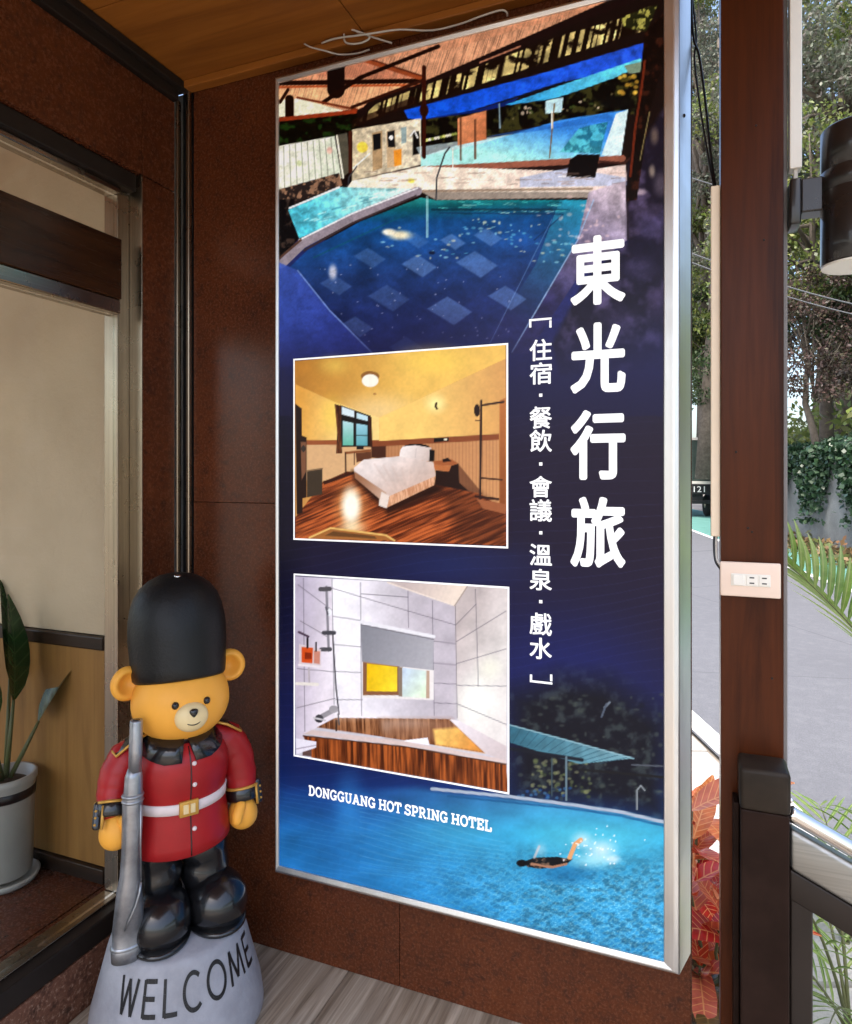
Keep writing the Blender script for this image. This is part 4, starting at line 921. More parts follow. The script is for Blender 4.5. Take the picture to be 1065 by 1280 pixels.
ped = bpart(MB().lathe([(pr(z), z) for z in (0.0, 0.006, 0.012, 0.03, 0.06, 0.09, 0.12, 0.15, 0.18, 0.205, 0.214, 0.221, 0.228)], n=64), 'pedestal', M['stone'])
# WELCOME around the cone
LET = {
 'W': (1.0, [[(0.05, 1), (0.28, 0)], [(0.28, 0), (0.50, 0.96)], [(0.50, 0.96), (0.74, 0.0)], [(0.74, 0.0), (0.96, 1)]]),
 'E': (0.72, [[(0.12, 0), (0.12, 1)], [(0.12, 0.96), (0.68, 0.96)], [(0.12, 0.5), (0.60, 0.5)], [(0.12, 0.04), (0.68, 0.04)]]),
 'L': (0.68, [[(0.12, 1), (0.12, 0)], [(0.12, 0.04), (0.66, 0.04)]]),
 'C': (0.92, [[(0.5 + 0.42 * math.cos(R(a)), 0.5 + 0.5 * math.sin(R(a))) for a in range(48, 313, 12)]]),
 'O': (1.0, [[(0.5 + 0.45 * math.cos(R(a)), 0.5 + 0.5 * math.sin(R(a))) for a in range(0, 361, 12)]]),
 'M': (1.02, [[(0.06, 0), (0.16, 1)], [(0.16, 1), (0.50, 0.12)], [(0.50, 0.12), (0.86, 1)], [(0.86, 1), (0.96, 0)]]),
}
seqw = [LET[c][0] + 0.20 for c in 'WELCOME']; tot = sum(seqw); SPAN = R(122); pos = 0
HB, HH = 0.130, 0.071
for li, c in enumerate('WELCOME'):
    m = MB(); q = 0
    for P_ in LET[c][1]:
        dense = []
        for (a, b_) in zip(P_[:-1], P_[1:]):
            for s_ in range(5): dense.append((a[0] + (b_[0] - a[0]) * s_ / 5, a[1] + (b_[1] - a[1]) * s_ / 5))
        dense.append(P_[-1])
        for quad in stroke(dense, 0.135):
            vv = []
            for (a, b_) in quad:
                ang = -SPAN / 2 + SPAN * (pos + 0.10 + a) / tot; z = HB + b_ * HH
                rr = pr(z) + 0.0012 + 0.00015 * (q % 3)
                vv.append((rr * math.sin(ang), -rr * math.cos(ang), z))
            m.add(vv, [(0, 1, 2, 3)]); q += 1
    bpart(m, 'letter', M['lettering'], ped); pos += seqw[li]
# boots
for s in (-1, 1):
    def bootfn(p, s=s):
        z = max(p.z, -0.72); k = 1 + 0.10 * max(0, -p.y)
        return (p.x * k, p.y, z)
    bt = bpart(MB().ball((s * 0.066 + 0.015, -0.040, 0.228 + 0.050), (0.071, 0.084, 0.068), 28, 20, Matrix.Rotation(R(6) * s - R(6), 3, 'Z'), bootfn), 'boot', M['blackgloss'])
    bpart(MB().lathe([(0.058, 0), (0.0685, 0.003), (0.0695, 0.010), (0.064, 0.014)], (s * 0.066 + 0.015, -0.040, 0.2285), 32, 1.0, 1.29, Matrix.Rotation(R(6) * s - R(6), 3, 'Z')), 'sole', M['blackgloss'], bt)
    # trouser leg with rolls of cloth
    pts = []; rad = []
    for i in range(15):
        z = 0.275 + i * 0.0150
        pts.append((s * (0.060 - 0.004 * i / 15) + 0.010 * (1 - i / 15) + 0.003 * math.sin(i * 1.3), 0.006, z)); rad.append((0.056 + 0.0035 * math.sin(i * 1.55 + s), 0.057 + 0.003 * math.sin(i * 1.55 + s + 0.6)))
    bpart(MB().limb(pts, rad, 28, up=(1, 0, 0)), 'trouser_leg', M['blackgloss'])
# coat
CP = [(0.09, 0.435), (0.114, 0.43), (0.1215, 0.435), (0.1205, 0.457), (0.117, 0.487), (0.1125, 0.517), (0.1085, 0.537), (0.108, 0.5484), (0.112, 0.5637), (0.117, 0.5891), (0.119, 0.6146), (0.117, 0.64), (0.108, 0.6607), (0.092, 0.6772), (0.07, 0.6913), (0.05, 0.702)]
CY = 0.90
def cr(z): return float(np.interp(z, [p[1] for p in CP[2:]], [p[0] for p in CP[2:]]))
bpart(MB().lathe(CP, (0, 0.0, 0), 48, 1.0, CY), 'coat', M['red'])
def front(x, z, off=0.0):  # point on the coat front
    r = cr(z) + off; x = max(-r, min(r, x))
    return Vector((x, -CY * math.sqrt(max(0, r * r - x * x)), z))
bpart(MB().limb([front(0.004, z, 0.0002) for z in np.linspace(0.437, 0.680, 22)], 0.0016, 6), 'coat_opening', M['blackgloss'])
bl = bpart(MB().lathe([(cr(z) + o_, z) for z, o_ in ((0.533, 0.0), (0.5335, 0.0035), (0.544, 0.0045), (0.5565, 0.0035), (0.557, 0.0))], (0, 0, 0), 48, 1.0, CY), 'belt', M['beltwhite'])
bq = front(0, 0.545)
bk = bpart(MB().box((-0.022, bq.y - 0.009, 0.527), (0.022, bq.y + 0.004, 0.563), 0.003, 3), 'buckle', M['gold'], bl)
bpart(MB().box((-0.014, bq.y - 0.0105, 0.534), (0.014, bq.y - 0.002, 0.556), 0.002, 2), 'buckle_plate', M['cream_fur'], bk)
bpart(MB().box((-0.002, bq.y - 0.0125, 0.532), (0.002, bq.y - 0.002, 0.558), 0.001, 2), 'buckle_pin', M['gold'], bk)
for z in (0.646, 0.598, 0.495):
    p = front(0.012, z); bpart(MB().ball(p, (0.0056, 0.0042, 0.0056), 12, 8), 'button', M['beltwhite'])
# collar: two turned-down flaps and a stand
cs = bpart(MB().lathe([(0.060, 0.684), (0.078, 0.684), (0.075, 0.704), (0.060, 0.712)], (0, -0.002, 0), 36, 1.0, CY), 'collar', M['blackgloss'])
for s in (-1, 1):
    m = MB(); n = 9; top = []; bot = []
    for i in range(n):
        a = R(2 + 78 * i / (n - 1)) * s
        rt_ = 0.079; zb_ = 0.658 + 0.018 * (i / (n - 1)) - 0.010 * (1 - abs(2 * i / (n - 1) - 0.5))
        rb_ = cr(zb_) + 0.005
        top.append((rt_ * math.sin(a), -CY * rt_ * math.cos(a), 0.701)); bot.append((rb_ * math.sin(a + s * R(6)), -CY * rb_ * math.cos(a + s * R(6)), zb_))
    m.add(top + bot, [(i, i + 1, n + i + 1, n + i) for i in range(n - 1)], True)
    o = bpart(m, 'collar_flap', M['blackgloss'], cs)
    sd = o.modifiers.new('s', 'SOLIDIFY'); sd.thickness = 0.006; sd.offset = 0
# arms
for s in (-1, 1):
    if s < 0:
        A = [(-0.086, 0.008, 0.660), (-0.116, 0.006, 0.648), (-0.136, 0.000, 0.618), (-0.146, -0.010, 0.586), (-0.150, -0.022, 0.562)]; hd = Vector((-0.147, -0.040, 0.508))
    else:
        A = [(0.086, 0.008, 0.660), (0.120, 0.004, 0.645), (0.141, -0.002, 0.608), (0.151, -0.010, 0.560), (0.152, -0.018, 0.524)]; hd = Vector((0.150, -0.030, 0.468))
    AP = []; AR = []
    for i in range(17):
        u = i / 16 * 4; j = min(3, int(u)); f_ = u - j
        AP.append(Vector(A[j]).lerp(Vector(A[j + 1]), f_)); AR.append(float(np.interp(u, range(5), [0.040, 0.044, 0.042, 0.038, 0.035])) + 0.0010 * math.sin(i * 2.1 + s))
    bpart(MB().limb(AP, AR, 24, round_end=True), 'sleeve', M['red'])
    e0, e1 = Vector(A[-2]), Vector(A[-1]); d = (e1 - e0).normalized()
    cf = bpart(MB().limb([e1 - d * 0.004, e1 + d * 0.001, e1 + d * 0.024, e1 + d * 0.028], [0.036, 0.0395, 0.040, 0.036], 20), 'cuff', M['blackgloss'])
    bpart(MB().limb([e1 - d * 0.007, e1 - d * 0.0055, e1 - d * 0.001, e1 + d * 0.0003], [0.036, 0.0405, 0.041, 0.036], 20), 'cuff_trim', M['gold'], cf)
    oc = e1 + d * 0.012 + Vector((s * 0.034, -0.018, 0))
    bpart(MB().limb([oc - d * 0.024, oc + d * 0.020], [(0.010, 0.005)] * 2, 12, round_end=True), 'cuff_tab', M['blackgloss'], cf)
    bpart(MB().limb([oc - d * 0.026 + Vector((-s * 0.008, -0.014, 0)), oc + d * 0.022 + Vector((-s * 0.008, -0.014, 0))], 0.0034, 10), 'cuff_braid', M['gold'], cf)
    for k in (-0.014, 0.0, 0.014):
        bpart(MB().ball(oc + d * k + Vector((s * 0.005, -0.004, 0)), 0.0032, 8, 6), 'cuff_button', M['gold'], cf)
    pw = bpart(MB().ball(hd, (0.036, 0.036, 0.042), 24, 16, None, lambda p: (p.x * (1 - 0.14 * p.z), p.y * (1 - 0.14 * p.z), p.z)), 'paw', M['fur'])
    bpart(MB().limb([hd + Vector((-s * 0.012, -0.022, 0.028)), hd + Vector((-s * 0.024, -0.034, 0.010)), hd + Vector((-s * 0.026, -0.036, -0.002))], [0.013, 0.0145, 0.012], 14, round_end=True), 'thumb', M['fur'], pw)
    # epaulette on the shoulder
    ep0 = Vector((s * 0.076, 0.0, 0.704)); ep1 = Vector((s * 0.145, -0.002, 0.670))
    ep = bpart(MB().limb([ep0, ep0.lerp(ep1, 0.35) + Vector((0, 0, 0.006)), ep0.lerp(ep1, 0.7) + Vector((0, 0, 0.004)), ep1], [(0.004, 0.020), (0.0045, 0.025), (0.0045, 0.028), (0.004, 0.028)], 16, up=(0, 0, 1)), 'epaulette', M['blackgloss'])
    bpart(MB().limb([ep0 + Vector((0, -0.021, 0.003)), ep0.lerp(ep1, 0.5) + Vector((0, -0.027, 0.008)), ep1 + Vector((0, -0.028, 0.002)), ep1 + Vector((s * 0.003, 0, 0.004)), ep1 + Vector((0, 0.028, 0.002))], 0.0032, 8), 'epaulette_braid', M['gold'], ep)
# head
HC = Vector((0.004, -0.008, 0.775))
def headfn(p):
    k = 1.0 + 0.05 * max(0, -p.z) * (1 - abs(p.z))
    return (p.x * k, p.y * (1.0 + 0.03 * max(0, -p.z)), p.z)
hdq = bpart(MB().ball(HC, (0.114, 0.104, 0.100), 40, 28, None, headfn), 'head', M['fur'])
for s in (-1, 1):
    def earfn(p):
        y = p.y
        rr = math.hypot(p.x, p.z)
        if y < 0: y = y * (1 - 1.55 * max(0, 1 - (rr / 0.74) ** 2))
        return (p.x, y, p.z)
    bpart(MB().ball((s * 0.122 + 0.007, 0.012, 0.828 + 0.004 * s), (0.039, 0.020, 0.041), 28, 20, Euler((0, 0, s * R(-14))).to_matrix(), earfn), 'ear', M['fur'], hdq)
mz = bpart(MB().ball((0.004, -0.108, 0.758), (0.038, 0.024, 0.034), 28, 18), 'muzzle', M['cream_fur'], hdq)
def nosefn(p):
    k = 0.35 + 0.65 * (p.z + 1) / 2
    return (p.x * k, p.y, p.z)
bpart(MB().ball((0.004, -0.130, 0.773), (0.0135, 0.007, 0.010), 18, 12, None, nosefn), 'nose', M['blackgloss'], mz)
bpart(MB().limb([(0.004 + 0.0215 * math.sin(R(a)), -0.1328 + 0.0065 * abs(math.sin(R(a))) ** 2 + 0.0015, 0.7625 - 0.0165 * math.cos(R(a))) for a in range(-62, 63, 12)], 0.0012, 6), 'mouth', M['blackgloss'], mz)
for s in (-1, 1):
    ey = Vector((0.004 + s * 0.0355, 0, 0.789)); u = (ey - HC); u.y = -0.104 * math.sqrt(max(0, 1 - (u.x / 0.116) ** 2 - (u.z / 0.100) ** 2)); ep_ = HC + u
    eo = bpart(MB().ball(ep_, (0.0082, 0.0055, 0.0088), 16, 12), 'eye', M['darkwood'], hdq)
    bpart(MB().ball(ep_ + Vector((0, -0.0032, 0)), (0.0058, 0.0036, 0.0062), 14, 10), 'pupil', M['blackgloss'], eo)
# tall hat, leaning slightly back
HT = Matrix.Rotation(R(-11), 3, 'X')
HPR = [(0.098, -0.004), (0.1085, -0.006), (0.114, 0.000), (0.1165, 0.02), (0.1185, 0.05), (0.1210, 0.08), (0.1218, 0.11), (0.1200, 0.14), (0.1145, 0.17), (0.105, 0.195), (0.089, 0.218), (0.068, 0.235), (0.042, 0.247), (0.018, 0.2515), (0.002, 0.252)]
ht = bpart(MB().lathe(HPR, (0.004, 0.006, 0.826), 56, 0.95, 0.93, HT), 'hat', M['hatblack'])
tp = HT @ Vector((0, 0, 0.252)) + Vector((0.004, 0.006, 0.826))
bpart(MB().lathe([(0.0085, -0.003), (0.0085, 0.002), (0.006, 0.0035)], HT @ Vector((-0.006, -0.052, 0.2395)) + Vector((0.004, 0.006, 0.826)), 20, 1, 1, Matrix.Rotation(R(14), 3, 'X')), 'hat_stud', M['chrome'], ht)
# rifle resting on the pedestal at the bear's right side
gun = bpart(MB().limb([(-0.112, -0.086, 0.229), (-0.112, -0.087, 0.258), (-0.112, -0.088, 0.262), (-0.112, -0.092, 0.30), (-0.110, -0.094, 0.34), (-0.110, -0.096, 0.385), (-0.108, -0.097, 0.42), (-0.106, -0.099, 0.47), (-0.104, -0.100, 0.54), (-0.103, -0.100, 0.594), (-0.102, -0.100, 0.610), (-0.101, -0.100, 0.640), (-0.099, -0.100, 0.660)],
    [(0.022, 0.034), (0.023, 0.035), (0.020, 0.032), (0.020, 0.033), (0.021, 0.031), (0.021, 0.027), (0.018, 0.022), (0.018, 0.021), (0.019, 0.022), (0.019, 0.022), (0.017, 0.020), (0.017, 0.019), (0.012, 0.014)], 24, up=(0, 1, 0)), 'rifle', M['silver'])
gun.location = (-0.016, 0.014, 0.0)
bpart(MB().limb([(-0.099, -0.100, 0.652), (-0.097, -0.099, 0.70), (-0.095, -0.098, 0.763), (-0.095, -0.098, 0.766)], [0.0145, 0.0145, 0.0142, 0.013], 18), 'barrel', M['silver'], gun)
bpart(MB().limb([(-0.095, -0.098, 0.7655), (-0.095, -0.098, 0.7668)], 0.008, 14), 'muzzle_hole', M['blackgloss'], gun)
for z in (0.588, 0.600): bpart(MB().limb([(-0.103, -0.100, z - 0.004), (-0.103, -0.100, z), (-0.103, -0.100, z + 0.004)], [(0.019, 0.022), (0.0215, 0.0245), (0.019, 0.022)], 22, up=(0, 1, 0)), 'barrel_band', M['silver'], gun)
bpart(MB().limb([(-0.112, -0.087, 0.254), (-0.112, -0.087, 0.260), (-0.112, -0.087, 0.266)], [(0.021, 0.033), (0.0245, 0.037), (0.021, 0.033)], 22, up=(0, 1, 0)), 'butt_plate', M['silver'], gun)
bpart(MB().limb([(-0.088, -0.112, 0.405), (-0.092, -0.118, 0.385), (-0.100, -0.119, 0.36), (-0.112, -0.120, 0.335), (-0.122, -0.116, 0.31)], 0.0028, 8), 'sling', M['silver'], gun)
bpart(MB().limb([(-0.088, -0.114, 0.41), (-0.090, -0.117, 0.50), (-0.089, -0.117, 0.58)], 0.0022, 8), 'ramrod', M['silver'], gun)

# ------------------------------------------------------------------ wires on top of the sign
def wire(name, pts, r, mat, label, cat, group=None, n=6, sub=5, parent=None):
    P = [Vector(p) for p in pts]; outp = []
    for i in range(len(P) - 1):
        p0, p1, p2, p3 = P[max(i - 1, 0)], P[i], P[i + 1], P[min(i + 2, len(P) - 1)]
        for s in range(sub):
            u = s / sub
            outp.append(0.5 * ((2 * p1) + (p2 - p0) * u + (2 * p0 - 5 * p1 + 4 * p2 - p3) * u * u + (3 * p1 - p0 - 3 * p2 + p3) * u ** 3))
    outp.append(P[-1])
    o = MB().limb(outp, r, n).build(name, mat, parent)
    return tag(o, label, cat, group) if parent is None else o
def wp(px, py, Y):
    x, z = unproj(px, py, Y); return (x, Y, z)
TY = 1.560
wire('sign_wire', [wp(372, 48, TY), wp(386, 58, TY - 0.01), wp(404, 63, TY - 0.02), wp(424, 68, TY - 0.01), wp(445, 67, TY), wp(462, 62, TY + 0.01)], 0.0022, M['wire'], 'loose white wire drooping along the left top edge of the sign', 'wire')
wire('sign_wire', [wp(402, 54, TY), wp(420, 48, TY - 0.012), wp(450, 44, TY - 0.02), wp(470, 41, TY - 0.015), wp(500, 37, TY - 0.01), wp(540, 38, TY - 0.012), wp(575, 30, TY - 0.008), wp(602, 20, TY - 0.01), wp(625, 13, TY - 0.004), wp(633, 15, TY), wp(634, 20, TY + 0.01)], 0.0024, M['wire'], 'long white wire running right above the sign under the ceiling', 'wire')
wire('sign_wire', [wp(428, 33, TY + 0.01), wp(430, 38, TY), wp(432, 53, TY - 0.01), wp(450, 54, TY - 0.016), wp(462, 46, TY - 0.014), wp(440, 37, TY - 0.01), wp(428, 33, TY), wp(455, 43, TY + 0.005), wp(490, 54, TY + 0.01)], 0.0026, M['wire'], 'white wire looped and tied in a loose knot above the sign', 'wire')

# ------------------------------------------------------------------ wooden pillar and what is fixed to it
pl = thing('pillar', 'dark varnished square wooden porch pillar right of the sign', 'pillar', (0.10, 1.545, 0))
boxo('post', (0.0445, 1.4925, -0.40), (0.1575, 1.60, CZ + 0.02), M['pillar'], pl, 0.002)
boxo('edge_strip', (0.158, 1.515, 0.0), (0.1665, 1.56, CZ - 0.002), M['greystrip'], pl, 0.002)
for px, py in ((945, 157), (955, 300), (920, 565), (935, 660), (940, 665), (965, 848)):
    x, z = unproj(px, py, 1.4925)
    MB().ball((x, 1.4922, z), (0.0022, 0.0012, 0.0022), 8, 6).build('nail_head', M['darkframe'], pl)
tk = thing('cable_trunking', 'cream plastic cable trunking strip on the left side of the pillar', 'trunking', (0.035, 1.52, 1.2))
z0t = unproj(893, 670, 1.515)[1]; z1t = unproj(893, 235, 1.515)[1]
boxo('trunking', (0.0262, 1.502, z0t), (0.0440, 1.530, z1t), M['cream'], tk, 0.002)
wire('lead', [(0.037, 1.512, z0t + 0.01), (0.036, 1.508, z0t - 0.02), (0.037, 1.500, z0t - 0.045), (0.045, 1.489, 1.135)], 0.0028, M['wire'], None, None, parent=tk)
wire('lead', [(0.033, 1.512, z0t + 0.01), (0.032, 1.506, z0t - 0.02), (0.035, 1.497, z0t - 0.05), (0.045, 1.486, 1.128)], 0.0022, M['blackpl'], None, None, parent=tk)
for k, (pp, lab) in enumerate((([wp(862, -60, 1.615), wp(866, 40, 1.612), wp(874, 70, 1.605), wp(882, 130, 1.585), wp(888, 190, 1.555), wp(894, 232, 1.53), wp(895, 242, 1.518)], 'black cable sagging from the sign top into the cream trunking'),
               ([wp(858, -60, 1.62), wp(870, 40, 1.62), wp(868, 75, 1.60), wp(876, 140, 1.57), wp(886, 200, 1.545), wp(892, 232, 1.525), wp(893, 242, 1.514)], 'second thinner black cable twisted around the sagging one'))):
    wire('power_cable', pp, 0.0026 - 0.0005 * k, M['blackpl'], lab, 'cable')
# socket plate
sp = thing('socket_plate', 'cream wall plate with a switch and two sockets on the pillar', 'socket', (0.101, 1.49, 1.12))
xa, za = unproj(900, 700, 1.478); xb, zb_ = unproj(976, 706, 1.478); zl = unproj(901, 744, 1.478)[1]
za = (za + zb_) / 2; xc = (xa + xb) / 2; zc = (za + zl) / 2
boxo('back_box', (xa + 0.003, 1.480, zl + 0.003), (xb - 0.003, 1.492, za - 0.003), M['white'], sp, 0.002)
M['plate'] = painted('blush_plate', (0.80, 0.62, 0.50, 1), 0.32, 0.04, 8, 0.0)
boxo('cover', (xa, 1.474, zl), (xb, 1.4805, za), M['plate'], sp, 0.003, seg=3)
boxo('insert', (xc - 0.034, 1.4722, zc - 0.0125), (xc + 0.036, 1.4745, zc + 0.0115), M['white'], sp, 0.001)
boxo('switch', (xc - 0.031, 1.4692, zc - 0.011), (xc - 0.011, 1.4725, zc + 0.010), M['white'], sp, 0.0015)
for cxx in (xc + 0.003, xc + 0.025):
    o = boxo('socket', (cxx - 0.0095, 1.4708, zc - 0.0105), (cxx + 0.0095, 1.4725, zc + 0.0095), M['white'], sp, 0.001)
    for dz in (0.0048, -0.0058): boxo('slot', (cxx - 0.0042, 1.4704, zc + dz - 0.0012), (cxx + 0.0042, 1.47095, zc + dz + 0.0012), M['blackpl'], o)
# white conduit and lamp on the right side
cd = thing('conduit', 'white plastic conduit running up the right side of the pillar above the lamp', 'conduit', (0.178, 1.52, 1.9))
zc0_ = unproj(990, 213, 1.51)[1]
boxo('cover', (0.1685, 1.500, zc0_), (0.190, 1.53, CZ + 0.02), M['white'], cd, 0.002)
boxo('cable_end', (0.176, 1.508, zc0_ - 0.022), (0.184, 1.518, zc0_ + 0.004), M['wire'], cd, 0.002)
lp = thing('wall_lamp', 'black cylinder wall lamp with white lens on bracket beside the pillar', 'lamp', (0.24, 1.49, 1.72))
zt_ = unproj(1000, 225, 1.50)[1]; zb2 = unproj(1000, 282, 1.50)[1]
boxo('wall_plate', (0.1675, 1.485, zb2), (0.187, 1.545, zt_), M['blackmetal'], lp, 0.004, seg=3)
boxo('arm', (0.187, 1.490, zb2 + 0.022), (0.250, 1.535, zt_ - 0.001), M['blackmetal'], lp, 0.003)
LCX, LCY, LR = 0.281, 1.500, 0.060
zlt = EYE + 0.660; zlb = EYE + 0.402
bd = MB().lathe([(LR - 0.006, zlb), (LR - 0.001, zlb), (LR, zlb + 0.002), (LR, zlb + 0.137), (LR - 0.0012, zlb + 0.138), (LR, zlb + 0.139), (LR, zlb + 0.176), (LR - 0.0012, zlb + 0.177), (LR, zlb + 0.178), (LR, zlt - 0.004), (LR - 0.003, zlt), (LR - 0.010, zlt)], (LCX, LCY, 0), 56).build('housing', M['blackmetal'], lp)
MB().lathe([(LR - 0.0065, zlb - 0.004), (LR - 0.0015, zlb - 0.004), (LR - 0.0015, zlb - 0.0005), (LR - 0.0065, zlb - 0.0005)], (LCX, LCY, 0), 56).build('lens', M['white'], lp)

# ------------------------------------------------------------------ railing
rl = thing('railing', 'brown steel stair railing with steel handrail in front of the pillar', 'railing', (0.118, 1.45, 0))
boxo('post', (0.0765, 1.409, -0.3), (0.1585, 1.488, 0.689), M['postbrown'], rl, 0.003)
boxo('post_cap', (0.0745, 1.405, 0.6895), (0.1605, 1.489, 0.768), M['capgrey'], rl, 0.008, seg=3)
boxo('trim', (0.0650, 1.440, -0.3), (0.0755, 1.488, 0.686), M['postbrown'], rl, 0.002)
SL = -0.46
def along(x): return (x - 0.162) * SL
def bar(name, x0, x1, y0, y1, z0, z1, mat, bev=0.002):
    m = MB().box((x0, y0, z0), (x1, y1, z1), bev, 3)
    m.v = [(p[0], p[1], p[2] + along(p[0])) for p in m.v]
    return m.build(name, mat, rl)
MB().limb([(0.160, 1.432, 0.688), (0.166, 1.432, 0.684), (0.60, 1.432, 0.684 + along(0.60)), (1.3, 1.432, 0.684 + along(1.3))], 0.0145, 20).build('handrail', M['chrome'], rl)
bar('flat_rail', 0.1595, 1.3, 1.415, 1.452, 0.588, 0.662, M['dullmetal'], 0.008)
bar('lower_rail', 0.1595, 1.3, 1.420, 1.450, 0.530, 0.586, M['darkframe'], 0.004)
boxo('upright', (0.1610, 1.4235, -0.45), (0.198, 1.4465, 0.540), M['darkframe'], rl, 0.003)
boxo('upright', (1.20, 1.4235, -0.56), (1.235, 1.4465, 0.56 + along(1.2)), M['darkframe'], rl, 0.003)
MB().ball((0.1625, 1.428, 0.712), (0.005, 0.005, 0.005), 10, 8).build('bolt', M['chrome'], rl)

# ------------------------------------------------------------------ plants
def leaf_mesh(L, wd, n=8, fold=0.25, droop=0.25, tip=1.0, wavy=0.0):
    vs = []; fs = []
    for i in range(n + 1):
        u = i / n; hw = wd / 2 * (math.sin(math.pi * min(1, u ** 0.75 * 0.97 + 0.03)) ** 0.8) * (1 if u < 1 else 0)
        hw = max(hw, wd * 0.03); z = -droop * L * u * u; y = L * u
        wv = wavy * math.sin(u * 14)
        vs += [(-hw, y, z + fold * hw + wv * hw), (0, y, z), (hw, y, z + fold * hw - wv * hw)]
        if i:
            a = 3 * (i - 1); b = 3 * i
            fs += [(a, a + 1, b + 1, b), (a + 1, a + 2, b + 2, b + 1)]
    me = bpy.data.meshes.new('leaf'); me.from_pydata(vs, [], fs); me.polygons.foreach_set('use_smooth', [True] * len(fs)); me.update()
    return me
def objleaf(name, cols, vein, rough=0.35, trans=0.2, vs=60):
    t = NT(name); oi = t.n('ShaderNodeObjectInfo'); n = len(cols)
    c = t.ramp(oi.outputs['Random'], [((i + 0.5) / n, k) for i, k in enumerate(cols)])
    tc = t.n('ShaderNodeTexCoord'); sep = t.n('ShaderNodeSeparateXYZ'); t.l(tc.outputs['Object'], sep.inputs[0])
    ab = t.n('ShaderNodeMath', operation='ABSOLUTE'); t.l(sep.outputs[0], ab.inputs[0])
    ma = t.n('ShaderNodeMath', operation='MULTIPLY_ADD'); t.l(ab.outputs[0], ma.inputs[0]); ma.inputs[1].default_value = -0.8; t.l(sep.outputs[1], ma.inputs[2])
    mu = t.n('ShaderNodeMath', operation='MULTIPLY'); t.l(ma.outputs[0], mu.inputs[0]); mu.inputs[1].default_value = 2 * math.pi * vs
    si = t.n('ShaderNodeMath', operation='SINE'); t.l(mu.outputs[0], si.inputs[0])
    line_ = t.mapr(si.outputs[0], 0.0, 0.75, 0.82, 1.0)
    mid = t.mapr(ab.outputs[0], 0.9, 0.0, 0.0, 0.0025)
    mxm = t.n('ShaderNodeMath', operation='MAXIMUM'); t.l(line_, mxm.inputs[0]); t.l(mid, mxm.inputs[1])
    c2 = t.mix(t.mapr(t.noise(t.coord(), 25, 4), 0.0, 0.55, 0.4, 0.7), c, tuple(v * 0.45 for v in cols[0][:3]) + (1,))
    c2 = t.mix(mxm.outputs[0], c2, vein)
    t.set(col=c2, rough=rough); t.bump(si.outputs[0], 0.15, 0.001)
    tr = t.n('ShaderNodeBsdfTranslucent'); t.l(c2, tr.inputs[0])
    mx = t.n('ShaderNodeMixShader'); mx.inputs[0].default_value = trans
    t.l(t.b.outputs[0], mx.inputs[1]); t.l(tr.outputs[0], mx.inputs[2]); t.l(mx.outputs[0], t.o.inputs[0]); return t.m
M['croton'] = objleaf('croton_red', [(0.60, 0.030, 0.012, 1), (0.72, 0.11, 0.02, 1), (0.68, 0.17, 0.10, 1), (0.78, 0.22, 0.05, 1), (0.50, 0.02, 0.02, 1)], (0.90, 0.45, 0.16, 1))
M['crotonlow'] = objleaf('croton_green', [(0.05, 0.07, 0.02, 1), (0.12, 0.05, 0.03, 1), (0.07, 0.10, 0.03, 1), (0.18, 0.10, 0.03, 1)], (0.30, 0.20, 0.06, 1))
M['stem'] = painted('green_stem', (0.10, 0.11, 0.04, 1), 0.5, 0.2, 10, 0.1)
def aim(loc, d, roll=0.0, s=1.0):
    d = Vector(d).normalized(); z = Vector((0, 0, 1)) if abs(d.z) < 0.97 else Vector((1, 0, 0))
    xax = d.cross(z).normalized(); zax = xax.cross(d)
    m3 = Matrix((xax, d, zax)).transposed() @ Matrix.Rotation(roll, 3, 'Y')
    return Matrix.Translation(Vector(loc)) @ m3.to_4x4() @ Matrix.Scale(s, 4)
CL = [leaf_mesh(0.20, 0.075, 8, 0.35, 0.3), leaf_mesh(0.17, 0.085, 8, 0.25, 0.45), leaf_mesh(0.22, 0.06, 8, 0.4, 0.2, wavy=0.25)]
for me_ in CL: me_.materials.append(M['croton'])
CLL = [x_.copy() for x_ in CL]
for me_ in CLL: me_.materials.clear(); me_.materials.append(M['crotonlow'])
def croton(Xc, Zc, top, label, seed):
    rs = random.Random(seed); b0 = W(Xc, Zc, GZ)
    o = thing('croton_plant', label, 'plant', b0, 0, 'crotons in the bed beside the porch')
    for sidx in range(3):
        tipx = W(Xc + rs.uniform(-0.08, 0.08), Zc + rs.uniform(-0.08, 0.08), top - 0.14 - 0.22 * sidx)
        base = b0 + Vector((rs.uniform(-0.03, 0.03), rs.uniform(-0.03, 0.03), 0))
        MB().limb([base, base.lerp(tipx, 0.35) + Vector((0.03, 0.01, 0)), base.lerp(tipx, 0.7) + Vector((-0.015, 0.012, 0)), tipx], [0.007, 0.006, 0.005, 0.003], 8).build('stem', M['stem'], o)
        n = 14
        for i in range(n):
            u = 0.35 + 0.65 * i / (n - 1); p = base.lerp(tipx, u)
            a = i * 2.4 + sidx; up = -0.1 + 0.95 * (u - 0.35) / 0.65
            d = (math.cos(a), math.sin(a), up + rs.uniform(-0.2, 0.2))
            pool = CL if (p.z > top - 0.62) else CLL
            me_ = pool[rs.randrange(3)]
            link('leaf', me_, None, o, True, aim(p, d, rs.uniform(-0.5, 0.5), rs.uniform(0.9, 1.45)))
croton(0.835, 2.02, 0.46, 'red and orange leaved croton tight against the wall end', 3)
croton(0.98, 2.45, 0.30, 'lower croton with red leaves just behind the front one', 5)
CLY = [x_.copy() for x_ in CL]
M['crotonyellow'] = objleaf('croton_yellow', [(0.50, 0.46, 0.03, 1), (0.36, 0.42, 0.04, 1)], (0.65, 0.60, 0.12, 1))
for me_ in CLY: me_.materials.clear(); me_.materials.append(M['crotonyellow'])
